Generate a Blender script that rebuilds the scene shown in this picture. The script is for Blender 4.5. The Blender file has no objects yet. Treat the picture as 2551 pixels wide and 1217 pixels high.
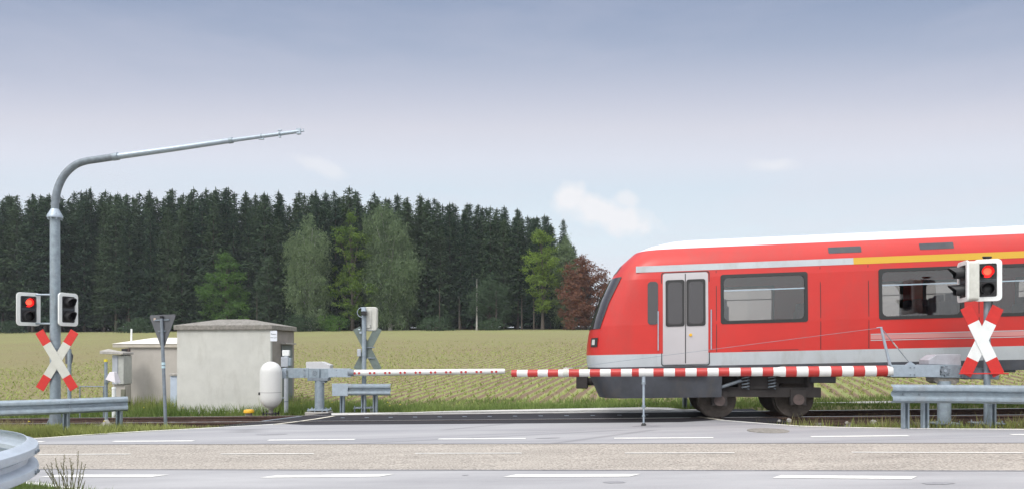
import bpy, bmesh, math, random
import numpy as np
from mathutils import Vector, Matrix
R = math.radians
scene = bpy.context.scene
COL = scene.collection

# ------------------------------------------------------------------ camera
F, CX, CY, EYE = 1700.0, 1275.5, 875.0, 1.45
cam_d = bpy.data.cameras.new("camera"); cam = bpy.data.objects.new("camera", cam_d); COL.objects.link(cam)
cam.location = (0, 0, EYE); cam.rotation_euler = (R(90), 0, 0)
cam_d.sensor_fit = 'HORIZONTAL'; cam_d.sensor_width = 36.0; cam_d.lens = 36.0 * F / 2551
cam_d.shift_y = (CY - 608.5) / 2551
cam_d.clip_start = 0.05; cam_d.clip_end = 3000
scene.camera = cam
scene.render.resolution_x = 1024; scene.render.resolution_y = 488

# ------------------------------------------------------------------ sky, sun, exposure
SUN_EL, SUN_AZ = 46.0, 205.0     # azimuth clockwise from +Y (the view direction); the sun stands behind the camera, to the left
world = bpy.data.worlds.new("World"); scene.world = world; world.use_nodes = True
wn, wl = world.node_tree.nodes, world.node_tree.links
wn.clear()
def wnode(t, **k):
    n = wn.new(t)
    for a, b in k.items(): setattr(n, a, b)
    return n
def wmath(op, a, b=None, clamp=False):
    n = wn.new('ShaderNodeMath'); n.operation = op; n.use_clamp = clamp
    for i, v in enumerate((a, b)):
        if v is None: continue
        if isinstance(v, (int, float)): n.inputs[i].default_value = v
        else: wl.new(v, n.inputs[i])
    return n.outputs[0]
def wmix(f, a, b):
    n = wn.new('ShaderNodeMix'); n.data_type = 'RGBA'
    for i, v in ((0, f), (6, a), (7, b)):
        if isinstance(v, (int, float)): n.inputs[i].default_value = v
        elif isinstance(v, tuple): n.inputs[i].default_value = v
        else: wl.new(v, n.inputs[i])
    return n.outputs[2]
def lin(r, g, b, k=1.0):
    f = lambda c: (c / 255 / 12.92 if c <= 10 else ((c / 255 + .055) / 1.055) ** 2.4) * k
    return (f(r), f(g), f(b), 1)
tc = wnode('ShaderNodeTexCoord'); sep = wnode('ShaderNodeSeparateXYZ'); wl.new(tc.outputs['Generated'], sep.inputs[0])
X, Y, Z = sep.outputs
hor = wmath('SQRT', wmath('ADD', wmath('MULTIPLY', Y, Y), wmath('MULTIPLY', wmath('MULTIPLY', X, X), .12)))
el = wmath('ARCTAN2', Z, hor)                       # elevation, radians
elf = wmath('DIVIDE', el, math.pi / 2, True)
ramp = wnode('ShaderNodeValToRGB'); wl.new(elf, ramp.inputs[0])
E = lambda py: math.atan((CY - py) / F) / (math.pi / 2)
stops = [(0.0, lin(240, 246, 251)), (E(600), lin(228, 241, 250)), (E(470), lin(220, 233, 245)), (E(400), lin(226, 231, 243)),
         (E(320), lin(219, 221, 233)), (E(240), lin(201, 206, 223)), (E(120), lin(171, 183, 207)), (E(0), lin(150, 166, 195)),
         (0.36, lin(146, 162, 192)), (0.50, (.95, 1.0, 1.1, 1)), (0.75, (1.7, 1.75, 1.85, 1)), (1.0, (1.95, 2.0, 2.1, 1))]
cr = ramp.color_ramp
cr.elements[0].position, cr.elements[0].color = stops[0]
cr.elements[1].position, cr.elements[1].color = stops[-1]
for p, c in stops[1:-1]:
    e_ = cr.elements.new(p); e_.color = c
# thin high cloud streaks
mp = wnode('ShaderNodeMapping'); wl.new(tc.outputs['Generated'], mp.inputs[0]); mp.inputs['Scale'].default_value = (1.0, 1.0, 5.0)
mp.inputs['Rotation'].default_value = (0, R(-7), 0)
ns = wnode('ShaderNodeTexNoise'); wl.new(mp.outputs[0], ns.inputs[0]); ns.inputs['Scale'].default_value = 2.6; ns.inputs['Detail'].default_value = 6; ns.inputs['Roughness'].default_value = .55
band = wmath('MULTIPLY', wmath('SUBTRACT', ns.outputs[0], .44), 2.6, True)
low = wmath('SUBTRACT', 1.0, wmath('MULTIPLY', wmath('SUBTRACT', elf, .10), 9.0, True), True)
band = wmath('MULTIPLY', band, wmath('ADD', wmath('MULTIPLY', low, .45), .25), True)
c1 = wmix(band, ramp.outputs[0], lin(233, 228, 238))
# fair weather clouds low over the field: direction blobs broken up by noise
dy = wmath('MAXIMUM', Y, .05)
U = wmath('DIVIDE', X, dy); K = wmath('DIVIDE', Z, dy)
n2 = wnode('ShaderNodeTexNoise'); wl.new(tc.outputs['Generated'], n2.inputs[0]); n2.inputs['Scale'].default_value = 26; n2.inputs['Detail'].default_value = 7
def blob(px, py, rx, ry, tilt=0.0):
    du = wmath('SUBTRACT', U, (px - CX) / F); dk = wmath('SUBTRACT', wmath('SUBTRACT', K, (CY - py) / F), wmath('MULTIPLY', du, tilt))
    a = wmath('DIVIDE', du, rx / F); b = wmath('DIVIDE', dk, ry / F)
    d = wmath('SQRT', wmath('ADD', wmath('MULTIPLY', a, a), wmath('MULTIPLY', b, b)))
    d = wmath('ADD', d, wmath('MULTIPLY', wmath('SUBTRACT', n2.outputs[0], .5), 1.9))
    return wmath('MULTIPLY', wmath('SUBTRACT', 1.15, d), 1.5, True)
cl = wmath('MAXIMUM', blob(1415, 495, 55, 42), blob(1505, 532, 125, 48, -.2))
cl = wmath('MAXIMUM', cl, wmath('MULTIPLY', blob(1560, 500, 40, 26), .7))
cl = wmath('MAXIMUM', cl, wmath('MULTIPLY', blob(1925, 412, 55, 20), .5))
cl = wmath('MAXIMUM', cl, wmath('MULTIPLY', blob(800, 415, 70, 22, -.3), .45))
cl = wmath('MULTIPLY', cl, .92)
c2 = wmix(cl, c1, lin(249, 249, 252))
# bright veil of thin cloud round the hidden sun, behind the camera
_a, _e = R(SUN_AZ), R(SUN_EL)
dt = wnode('ShaderNodeVectorMath', operation='DOT_PRODUCT'); wl.new(tc.outputs['Generated'], dt.inputs[0]); dt.inputs[1].default_value = (math.sin(_a) * math.cos(_e), math.cos(_a) * math.cos(_e), math.sin(_e))
glow = wmath('MULTIPLY', wmath('POWER', wmath('MAXIMUM', dt.outputs['Value'], 0), 3.0), 1.7)
gc = wnode('ShaderNodeCombineColor')
wl.new(glow, gc.inputs[0]); wl.new(wmath('MULTIPLY', glow, .97), gc.inputs[1]); wl.new(wmath('MULTIPLY', glow, .93), gc.inputs[2])
ga = wnode('ShaderNodeMix', data_type='RGBA', blend_type='ADD'); ga.inputs[0].default_value = 1; wl.new(c2, ga.inputs[6]); wl.new(gc.outputs[0], ga.inputs[7]); c2 = ga.outputs[2]
sky = wnode('ShaderNodeTexSky', sky_type='NISHITA'); sky.sun_disc = False
sky.sun_elevation = R(SUN_EL); sky.sun_rotation = R(SUN_AZ); sky.dust_density = 3.0
b1 = wnode('ShaderNodeBackground'); wl.new(sky.outputs[0], b1.inputs[0]); b1.inputs[1].default_value = 0.05
b2 = wnode('ShaderNodeBackground'); wl.new(c2, b2.inputs[0]); b2.inputs[1].default_value = 1.0
mx = wnode('ShaderNodeMixShader'); mx.inputs[0].default_value = .96
wl.new(b1.outputs[0], mx.inputs[1]); wl.new(b2.outputs[0], mx.inputs[2])
wo = wnode('ShaderNodeOutputWorld'); wl.new(mx.outputs[0], wo.inputs[0])

sd = bpy.data.lights.new("sun", 'SUN'); so = bpy.data.objects.new("sun", sd); COL.objects.link(so)
sd.energy = 1.5; sd.angle = R(16); sd.color = (1.0, .965, .91)
az, e0 = R(SUN_AZ), R(SUN_EL)
sun_dir = Vector((math.sin(az) * math.cos(e0), math.cos(az) * math.cos(e0), math.sin(e0)))
so.rotation_euler = sun_dir.to_track_quat('Z', 'Y').to_euler()
vs = scene.view_settings; scene.display_settings.display_device = 'sRGB'
vs.view_transform = 'Standard'; vs.look = 'None'; vs.gamma = 1; vs.exposure = 0.0; vs.use_curve_mapping = False
scene.cycles.max_bounces = 6; scene.cycles.use_denoising = True

# ------------------------------------------------------------------ geometry of the place
GX, GY, G0 = .022, -.006, 0.048
def G(x, y): return GX * x + GY * y + G0            # the gently tilted plane of road and track
def W(px, py, d):                                   # a point seen at pixel (px,py), d metres away
    return Vector(((px - CX) / F * d, d, EYE + (CY - py) / F * d))
def gp(px, py):                                     # the ground point seen there
    k = (CY - py) / F; u = (px - CX) / F
    y = (G0 - EYE) / (k - GX * u - GY)
    return Vector((u * y, y, G(u * y, y)))
TH = math.atan(.142)
TD = Vector((math.cos(TH), -math.sin(TH), 0)); TN = Vector((math.sin(TH), math.cos(TH), 0))
T0 = Vector((0, 15.81, 0))
def T(a, t, h):                                     # track frame: along, across, up
    p = T0 + TD * a + TN * t
    return Vector((p.x, p.y, G(p.x, p.y) + h))
def at_of(x, y):
    v = Vector((x, y, 0)) - T0
    return v.dot(TD), v.dot(TN)
def smooth(e0, e1, v):
    s = min(1, max(0, (v - e0) / (e1 - e0))); return s * s * (3 - 2 * s)
def field_h(x, y):
    c = GX + (.006 - GX) * smooth(25, 125, y)
    return c * x - .07 + .0535 * max(0, min(y, 150) - 19.5) + .02 * max(0, y - 150)
def ground_h(x, y):
    a, t = at_of(x, y)
    g = G(x, y)
    if t <= 3.0:
        bed = -.20 if abs(t) < 2.0 else (-.20 + .15 * smooth(1.95, 2.4, abs(t)))
        return g + bed if abs(t) < 2.4 else g - .05
    w = smooth(3.0, 6.0, t)
    return (g - .05) * (1 - w) + field_h(x, y) * w

# ------------------------------------------------------------------ materials
def material(name, color, rough=.6, metal=0.0, var=0.0, vscale=6.0, dark=None, bump=0.0, bscale=40.0, coords='Object', spec=.5, stain=None, sscale=1.2, strength=.5):
    m = bpy.data.materials.new(name); m.use_nodes = True
    n, l = m.node_tree.nodes, m.node_tree.links
    b = n['Principled BSDF']
    b.inputs['Roughness'].default_value = rough; b.inputs['Metallic'].default_value = metal
    b.inputs['Specular IOR Level'].default_value = spec
    c = tuple(color) + (1,)
    b.inputs['Base Color'].default_value = c
    tcn = n.new('ShaderNodeTexCoord')
    last = None
    if var > 0:
        nz = n.new('ShaderNodeTexNoise'); nz.inputs['Scale'].default_value = vscale; nz.inputs['Detail'].default_value = 6; nz.inputs['Roughness'].default_value = .65
        l.new(tcn.outputs[coords], nz.inputs[0])
        r = n.new('ShaderNodeValToRGB'); l.new(nz.outputs[0], r.inputs[0])
        d = dark or tuple(x * (1 - var) for x in color)
        lt = tuple(min(1, x * (1 + var * .6)) for x in color)
        r.color_ramp.elements[0].position = .32; r.color_ramp.elements[0].color = tuple(d) + (1,)
        r.color_ramp.elements[1].position = .68; r.color_ramp.elements[1].color = lt + (1,)
        last = r.outputs[0]
        l.new(last, b.inputs['Base Color'])
    if stain:
        nz = n.new('ShaderNodeTexNoise'); nz.inputs['Scale'].default_value = sscale; nz.inputs['Detail'].default_value = 8; nz.inputs['Roughness'].default_value = .7
        mpn = n.new('ShaderNodeMapping'); mpn.inputs['Scale'].default_value = (1, 1, .35)
        l.new(tcn.outputs[coords], mpn.inputs[0]); l.new(mpn.outputs[0], nz.inputs[0])
        r = n.new('ShaderNodeValToRGB'); r.color_ramp.elements[0].position = .5; r.color_ramp.elements[1].position = .72
        r.color_ramp.elements[0].color = (0, 0, 0, 1); r.color_ramp.elements[1].color = (strength,) * 3 + (1,)
        l.new(nz.outputs[0], r.inputs[0])
        mxn = n.new('ShaderNodeMix'); mxn.data_type = 'RGBA'
        l.new(r.outputs[0], mxn.inputs[0])
        if last: l.new(last, mxn.inputs[6])
        else: mxn.inputs[6].default_value = c
        mxn.inputs[7].default_value = tuple(stain) + (1,)
        l.new(mxn.outputs[2], b.inputs['Base Color'])
    if bump > 0:
        nz = n.new('ShaderNodeTexNoise'); nz.inputs['Scale'].default_value = bscale; nz.inputs['Detail'].default_value = 4
        l.new(tcn.outputs[coords], nz.inputs[0])
        bp = n.new('ShaderNodeBump'); bp.inputs['Strength'].default_value = bump; bp.inputs['Distance'].default_value = .02
        l.new(nz.outputs[0], bp.inputs['Height']); l.new(bp.outputs[0], b.inputs['Normal'])
    return m

galv = material('galvanised_steel', (.27, .325, .37), .5, .25, .22, 9, stain=(.24, .24, .24), sscale=5, strength=.5, bump=.08)
galv_d = material('weathered_steel', (.20, .235, .27), .6, .2, .25, 9, stain=(.14, .14, .15), sscale=6, strength=.6)
galv_l = material('bright_steel', (.36, .42, .48), .42, .35, .12, 12)
rust = material('rusty_rail_side', (.085, .05, .04), .85, 0, .4, 14)
galv_n = material('new_galvanised_steel', (.50, .56, .63), .42, .2, .10, 6)
railtop = material('polished_rail_top', (.62, .62, .62), .3, .8)
white_p = material('white_paint', (.76, .78, .77), .45, 0, .06, 5, stain=(.5, .49, .45), sscale=3, strength=.35)
white_g = material('white_glossy_paint', (.62, .62, .60), .35, 0, .03, 3)
cream_p = material('cream_reflective_sheet', (.54, .54, .49), .5, 0, .06, 8)
red_p = material('red_reflective_sheet', (.56, .025, .02), .45, 0, .1, 8)
red_boom = material('red_boom_band', (.42, .03, .025), .4, 0, .1, 8)
black_p = material('black_plastic', (.014, .014, .016), .42)
dark_in = material('dark_signal_face', (.02, .02, .022), .5)
dgrey = material('dark_grey_sign_back', (.10, .105, .115), .6, 0, .15, 6)
green_grey = material('grey_green_sign_back', (.135, .17, .155), .6, 0, .2, 6, stain=(.09, .1, .09), sscale=6)
conc = material('concrete', (.40, .38, .35), .85, 0, .25, 12, stain=(.2, .18, .16), sscale=3, bump=.3)
conc_d = material('weathered_concrete_slab', (.25, .235, .21), .9, 0, .35, 14, stain=(.11, .1, .08), sscale=4, bump=.4)
plaster = material('pale_rough_plaster', (.54, .54, .50), .9, 0, .08, 2.5, stain=(.37, .36, .32), sscale=2.6, strength=.5, bump=.25, bscale=120)
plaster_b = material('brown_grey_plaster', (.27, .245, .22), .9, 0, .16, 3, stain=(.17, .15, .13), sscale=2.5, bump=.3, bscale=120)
beige = material('beige_panel', (.46, .43, .39), .8, 0, .07, 2, stain=(.3, .27, .23), sscale=2, strength=.3)
roof_w = material('white_roof_sheet', (.74, .71, .63), .55, 0, .1, 4)
fascia_b = material('beige_fascia', (.48, .44, .37), .7, 0, .1, 4)
door_g = material('grey_blue_door', (.13, .155, .165), .5, 0, .15, 3)
box_g = material('light_grey_box', (.40, .43, .47), .55, 0, .12, 6, stain=(.3, .31, .32), sscale=4)
box_w = material('pale_housing', (.50, .50, .51), .5, 0, .06, 5)
house_w = material('weathered_white_housing', (.55, .55, .50), .6, 0, .12, 9, stain=(.35, .35, .3), sscale=6)
rust_p = material('brown_steel_post', (.10, .075, .07), .8, 0, .3, 10)
yellow = material('yellow_plastic', (.72, .40, .02), .4)
yellow2 = material('yellow_cap', (.72, .60, .04), .4)
sign_w = material('white_enamel_sign', (.72, .75, .80), .4)
ink = material('grey_ink', (.12, .13, .14), .6)
t_red = material('red_train_paint', (.50, .022, .016), .36, 0, .10, .7, stain=(.33, .045, .035), sscale=1.8, strength=.5)
t_lg = material('light_grey_train_paint', (.42, .45, .47), .38, 0, .08, 1.2, stain=(.27, .26, .24), sscale=3, strength=.45)
t_pale = material('pale_lettering_band', (.52, .22, .21), .4, 0, .05, .8)
t_white = material('white_train_roof', (.66, .65, .70), .4, 0, .04, 1.5)
t_yel = material('yellow_first_class_band', (.56, .33, .025), .4)
t_slate = material('slate_skirt', (.055, .06, .072), .6, 0, .3, 2.5, stain=(.10, .085, .07), sscale=3, strength=.6)
t_under = material('dusty_underframe', (.035, .03, .029), .8, 0, .3, 5)
t_glass = material('tinted_window_glass', (.035, .03, .032), .06, 0, 0, spec=.8)
t_rub = material('black_rubber', (.02, .02, .02), .6)
t_door = material('pale_grey_train_door', (.44, .42, .43), .4, 0, .05, 1)
wheel_m = material('wheel_steel', (.09, .075, .065), .6, .5, .3, 12)
def emis(name, col, s):
    m = bpy.data.materials.new(name); m.use_nodes = True
    b = m.node_tree.nodes['Principled BSDF']; b.inputs['Base Color'].default_value = col + (1,)
    b.inputs['Emission Color'].default_value = col + (1,); b.inputs['Emission Strength'].default_value = s; return m
lamp_red = emis('lit_red_lens', (1.0, .02, .02), 1.1)
lamp_core = emis('lit_lamp_core', (1.0, .12, .06), 1.3)
t_lamp = material('headlight_glass', (.5, .5, .48), .15)

def node_mat(name):
    m = bpy.data.materials.new(name); m.use_nodes = True
    n, l = m.node_tree.nodes, m.node_tree.links
    return m, n, l, n['Principled BSDF']
def speckle(name, c_lo, c_hi, scale, big, rough=.85, lo=.35, hi=.65, bump=.25, bigmix=.5, stretch=(1, 1, 1), cracks=None):
    m, n, l, b = node_mat(name)
    tcn = n.new('ShaderNodeTexCoord')
    a = n.new('ShaderNodeTexNoise'); a.inputs['Scale'].default_value = scale; a.inputs['Detail'].default_value = 3; a.inputs['Roughness'].default_value = .7
    l.new(tcn.outputs['Object'], a.inputs[0])
    mpn = n.new('ShaderNodeMapping'); mpn.inputs['Scale'].default_value = stretch; mpn.inputs['Rotation'].default_value = (0, 0, TH + .05)
    l.new(tcn.outputs['Object'], mpn.inputs[0])
    g = n.new('ShaderNodeTexNoise'); g.inputs['Scale'].default_value = big; g.inputs['Detail'].default_value = 6; g.inputs['Roughness'].default_value = .6
    l.new(mpn.outputs[0], g.inputs[0])
    mm = n.new('ShaderNodeMix'); mm.inputs[0].default_value = bigmix; l.new(a.outputs[0], mm.inputs[2]); l.new(g.outputs[0], mm.inputs[3])
    r = n.new('ShaderNodeValToRGB'); l.new(mm.outputs[0], r.inputs[0])
    r.color_ramp.elements[0].position = lo; r.color_ramp.elements[0].color = c_lo + (1,)
    r.color_ramp.elements[1].position = hi; r.color_ramp.elements[1].color = c_hi + (1,)
    out = r.outputs[0]
    if cracks:
        v = n.new('ShaderNodeTexVoronoi'); v.feature = 'DISTANCE_TO_EDGE'; v.inputs['Scale'].default_value = cracks
        l.new(mpn.outputs[0], v.inputs[0])
        r2 = n.new('ShaderNodeValToRGB'); r2.color_ramp.elements[0].color = (.55, .55, .55, 1); r2.color_ramp.elements[1].position = .012
        l.new(v.outputs[0], r2.inputs[0])
        mu = n.new('ShaderNodeMix'); mu.data_type = 'RGBA'; mu.blend_type = 'MULTIPLY'; mu.inputs[0].default_value = .6
        l.new(out, mu.inputs[6]); l.new(r2.outputs[0], mu.inputs[7]); out = mu.outputs[2]
    l.new(out, b.inputs['Base Color']); b.inputs['Roughness'].default_value = rough; b.inputs['Specular IOR Level'].default_value = .25
    bp = n.new('ShaderNodeBump'); bp.inputs['Strength'].default_value = bump; bp.inputs['Distance'].default_value = .01
    l.new(a.outputs[0], bp.inputs['Height']); l.new(bp.outputs[0], b.inputs['Normal'])
    return m
asphalt = speckle('grey_asphalt', (.245, .245, .262), (.39, .385, .39), 90, .9, bigmix=.72, lo=.3, hi=.7, stretch=(.25, 1.6, 1), cracks=.35)
asphalt2 = speckle('grey_asphalt_lane', (.26, .257, .268), (.42, .415, .42), 110, 1.3, bigmix=.7, lo=.3, hi=.7, stretch=(.25, 1.3, 1))
chips = speckle('coarse_chippings', (.15, .135, .12), (.54, .49, .43), 34, 2.2, bigmix=.18, lo=.33, hi=.67, bump=.6, stretch=(.3, 1, 1))
deck_m = speckle('dark_crossing_asphalt', (.014, .013, .016), (.036, .034, .040), 60, .8, bigmix=.6, lo=.3, hi=.7, stretch=(.3, 1, 1))
paint_m = speckle('white_road_paint', (.50, .49, .46), (.78, .77, .73), 14, 3, bigmix=.4, lo=.25, hi=.5, rough=.6)
paint_y = speckle('yellowed_road_paint', (.42, .38, .30), (.66, .62, .52), 14, 3, bigmix=.4, lo=.25, hi=.5, rough=.6)
ballast_m = speckle('ballast_stone', (.035, .027, .023), (.16, .13, .11), 26, 2, bigmix=.25, lo=.35, hi=.65, bump=1.0)
path_m = speckle('pale_gravel', (.42, .41, .39), (.60, .58, .55), 30, 2)
soil_m = speckle('verge_soil', (.10, .10, .04), (.22, .20, .09), 9, 1.2, bigmix=.5)
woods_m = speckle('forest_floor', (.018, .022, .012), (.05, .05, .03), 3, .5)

def field_material():
    m, n, l, b = node_mat('crop_rows')
    tcn = n.new('ShaderNodeTexCoord'); sp = n.new('ShaderNodeSeparateXYZ'); l.new(tcn.outputs['Object'], sp.inputs[0])
    def M(op, a, bb=None, clamp=False):
        q = n.new('ShaderNodeMath'); q.operation = op; q.use_clamp = clamp
        for i, v in enumerate((a, bb)):
            if v is None: continue
            if isinstance(v, (int, float)): q.inputs[i].default_value = v
            else: l.new(v, q.inputs[i])
        return q.outputs[0]
    def NZ(s, d=4, r=.6, vec=None, st=None):
        q = n.new('ShaderNodeTexNoise'); q.inputs['Scale'].default_value = s; q.inputs['Detail'].default_value = d; q.inputs['Roughness'].default_value = r
        src = tcn.outputs['Object']
        if st:
            k = n.new('ShaderNodeMapping'); k.inputs['Scale'].default_value = st; k.inputs['Rotation'].default_value = (0, 0, math.atan(.28)); l.new(src, k.inputs[0]); src = k.outputs[0]
        l.new(src, q.inputs[0]); return q.outputs[0]
    q = M('DIVIDE', M('SUBTRACT', sp.outputs[0], M('MULTIPLY', sp.outputs[1], .28)), 1.038)
    q = M('ADD', q, M('MULTIPLY', M('SUBTRACT', NZ(.12, 2), .5), .8))
    s = M('SINE', M('MULTIPLY', q, 2 * math.pi / ROW))
    pl = M('ADD', M('MULTIPLY', M('SINE', M('ADD', M('MULTIPLY', q, 2 * math.pi / ROW), 0)), .46), .38)
    pl = M('ADD', pl, M('MULTIPLY', M('SUBTRACT', NZ(4, 5, .75), .5), .75))
    pl = M('ADD', pl, M('MULTIPLY', M('SUBTRACT', NZ(.16, 5, .6), .5), .8))
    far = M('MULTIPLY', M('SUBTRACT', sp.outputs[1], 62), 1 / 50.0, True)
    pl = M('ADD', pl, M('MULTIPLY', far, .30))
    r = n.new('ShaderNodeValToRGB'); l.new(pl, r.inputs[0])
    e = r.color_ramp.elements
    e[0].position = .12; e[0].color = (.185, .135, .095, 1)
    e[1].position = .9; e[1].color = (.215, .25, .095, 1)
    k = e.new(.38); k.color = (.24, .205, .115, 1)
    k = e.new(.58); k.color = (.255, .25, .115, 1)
    l.new(r.outputs[0], b.inputs['Base Color']); b.inputs['Roughness'].default_value = 1; b.inputs['Specular IOR Level'].default_value = .05
    bp = n.new('ShaderNodeBump'); bp.inputs['Strength'].default_value = .5; bp.inputs['Distance'].default_value = .06
    hh = M('ADD', s, M('MULTIPLY', NZ(9, 4, .7), 1.2)); l.new(hh, bp.inputs['Height']); l.new(bp.outputs[0], b.inputs['Normal'])
    return m
ROW = .45
field_m = field_material()

def leaf_mat(name, c1, c2, c3=None, trans=.25, hi=None):
    """leaf clumps: colour varies clump by clump and tree by tree"""
    m, n, l, b = node_mat(name)
    tcn = n.new('ShaderNodeTexCoord'); oi = n.new('ShaderNodeObjectInfo'); gm = n.new('ShaderNodeNewGeometry')
    a = n.new('ShaderNodeTexNoise'); a.inputs['Scale'].default_value = .7; a.inputs['Detail'].default_value = 6
    l.new(tcn.outputs['Object'], a.inputs[0])
    ad = n.new('ShaderNodeMath'); ad.operation = 'MULTIPLY_ADD'; l.new(gm.outputs['Random Per Island'], ad.inputs[0]); ad.inputs[1].default_value = .35; l.new(a.outputs[0], ad.inputs[2])
    ad2 = n.new('ShaderNodeMath'); ad2.operation = 'MULTIPLY_ADD'; l.new(oi.outputs['Random'], ad2.inputs[0]); ad2.inputs[1].default_value = .42; l.new(ad.outputs[0], ad2.inputs[2])
    r = n.new('ShaderNodeValToRGB'); l.new(ad2.outputs[0], r.inputs[0])
    e = r.color_ramp.elements; e[0].position = .45; e[0].color = c1 + (1,); e[1].position = 1.15 if False else 1.0; e[1].color = c2 + (1,)
    if c3: k = e.new(.72); k.color = c3 + (1,)
    l.new(r.outputs[0], b.inputs['Base Color']); b.inputs['Roughness'].default_value = .95; b.inputs['Specular IOR Level'].default_value = .08
    tr = n.new('ShaderNodeBsdfTranslucent'); l.new(r.outputs[0], tr.inputs[0])
    ms = n.new('ShaderNodeMixShader'); ms.inputs[0].default_value = trans
    l.new(b.outputs[0], ms.inputs[1]); l.new(tr.outputs[0], ms.inputs[2]); l.new(ms.outputs[0], n['Material Output'].inputs[0])
    return m
spruce_m = leaf_mat('spruce_needles', (.020, .040, .028), (.066, .102, .052), (.034, .064, .040), .15)
maple_m = leaf_mat('maple_leaves', (.045, .10, .03), (.11, .20, .05), None, .25)
lime_m = leaf_mat('yellow_green_leaves', (.055, .11, .025), (.17, .25, .05), None, .25)
birch_m = leaf_mat('birch_leaves', (.06, .10, .05), (.165, .225, .115), None, .2)
dk_m = leaf_mat('dark_shrub_leaves', (.038, .068, .040), (.075, .115, .065), None, .2)
red_tint_m = leaf_mat('red_tinted_leaves', (.095, .048, .034), (.20, .098, .062), (.14, .065, .045), .2)  # red tint of the train's blur, put into the leaf colour
bark_m = material('grey_brown_bark', (.085, .07, .058), .9, 0, .3, 4, bump=.4)
grass_m = leaf_mat('grass_blades', (.11, .165, .045), (.32, .35, .12), None, .3)
grass_lush = leaf_mat('lush_grass_blades', (.09, .155, .04), (.24, .31, .10), None, .3)
grass_dry = leaf_mat('dry_grass_blades', (.17, .165, .075), (.34, .31, .15), None, .3)
seed_m = leaf_mat('crop_leaves', (.17, .22, .06), (.32, .36, .12), None, .25)
stalk_m = leaf_mat('seeding_grass_stalks', (.11, .13, .07), (.24, .22, .13), None, .2)
flower_m = material('yellow_petals', (.75, .62, .04), .6)

# ------------------------------------------------------------------ mesh building
class MB:
    def __init__(s): s.v = []; s.f = []
    def add(s, vs, fs):
        o = len(s.v); s.v += [Vector(p) for p in vs]; s.f += [tuple(i + o for i in f) for f in fs]; return s
    def box(s, c, size, M=None):
        """M: 3x3 or 4x4 matrix applied to the offsets"""
        c = Vector(c); hx, hy, hz = size[0] / 2, size[1] / 2, size[2] / 2
        o = [Vector((x, y, z)) for x in (-hx, hx) for y in (-hy, hy) for z in (-hz, hz)]
        if M is not None: o = [M @ p for p in o]
        return s.add([c + p for p in o], [(0, 1, 3, 2), (4, 6, 7, 5), (0, 4, 5, 1), (2, 3, 7, 6), (0, 2, 6, 4), (1, 5, 7, 3)])
    def rod(s, a, b, r0, r1=None, n=12, caps=True):
        return s.tube([a, b], [r0, r0 if r1 is None else r1], n, caps)
    def tube(s, pts, rad, n=12, caps=True):
        pts = [Vector(p) for p in pts]
        if isinstance(rad, (int, float)): rad = [rad] * len(pts)
        up = None; vs = []
        for i, p in enumerate(pts):
            d = (pts[min(i + 1, len(pts) - 1)] - pts[max(i - 1, 0)]).normalized()
            if up is None:
                up = Vector((0, 0, 1)) if abs(d.z) < .9 else Vector((0, 1, 0))
            sx = d.cross(up).normalized(); up = sx.cross(d).normalized()
            for k in range(n):
                t = 2 * math.pi * k / n; vs.append(p + (sx * math.cos(t) + up * math.sin(t)) * rad[i])
        fs = []
        for i in range(len(pts) - 1):
            for k in range(n):
                a, b = i * n + k, i * n + (k + 1) % n
                fs.append((a, b, b + n, a + n))
        if caps: fs.append(tuple(range(n))[::-1]); fs.append(tuple(range((len(pts) - 1) * n, len(pts) * n)))
        return s.add(vs, fs)
    def lathe(s, c, prof, n=24, axis='Z', M=None):
        c = Vector(c); vs = []
        for r, z in prof:
            for k in range(n):
                t = 2 * math.pi * k / n
                p = Vector((r * math.cos(t), r * math.sin(t), z))
                if axis == 'Y': p = Vector((p.x, z, p.y))
                if axis == 'X': p = Vector((z, p.x, p.y))
                if M is not None: p = M @ p
                vs.append(c + p)
        fs = []
        for i in range(len(prof) - 1):
            for k in range(n):
                a, b = i * n + k, i * n + (k + 1) % n
                fs.append((a, b, b + n, a + n))
        fs.append(tuple(range(n))[::-1]); fs.append(tuple(range((len(prof) - 1) * n, len(prof) * n)))
        return s.add(vs, fs)
    def prism(s, pts, ext):
        """closed outline pts (3-D, planar) extruded by ext"""
        n = len(pts); pts = [Vector(p) for p in pts]; e = Vector(ext)
        return s.add(pts + [p + e for p in pts], [tuple(range(n))[::-1], tuple(range(n, 2 * n))] + [(i, (i + 1) % n, (i + 1) % n + n, i + n) for i in range(n)])
    def ring(s, outer, inner, ext):
        n = len(outer); e = Vector(ext)
        vs = [Vector(p) for p in outer] + [Vector(p) for p in inner]
        vs += [p + e for p in vs]
        fs = []
        for i in range(n):
            j = (i + 1) % n
            fs += [(i, j, n + j, n + i), (2 * n + j, 2 * n + i, 3 * n + i, 3 * n + j), (i, 2 * n + i, 2 * n + j, j), (n + i, n + j, 3 * n + j, 3 * n + i)]
        return s.add(vs, fs)
    def build(s, name, mat, parent=None, bevel=0, smooth_=True, origin=None, fix=True):
        o0 = Vector(origin) if origin is not None else (ORG.get(parent.name, Vector()) if parent else Vector())
        me = bpy.data.meshes.new(name); me.from_pydata([p - o0 for p in s.v], [], s.f)
        if fix:
            bm = bmesh.new(); bm.from_mesh(me); bmesh.ops.recalc_face_normals(bm, faces=bm.faces); bm.to_mesh(me); bm.free()
        me.materials.append(mat)
        if smooth_: me.shade_smooth(); me.set_sharp_from_angle(angle=R(38))
        o = bpy.data.objects.new(name, me); COL.objects.link(o)
        if parent: o.parent = parent; ORG[o.name] = o0
        else: o.location = o0
        if bevel:
            b = o.modifiers.new('bevel', 'BEVEL'); b.width = bevel; b.segments = 2; b.limit_method = 'ANGLE'; b.angle_limit = R(50)
        return o
ORG = {}
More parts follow.
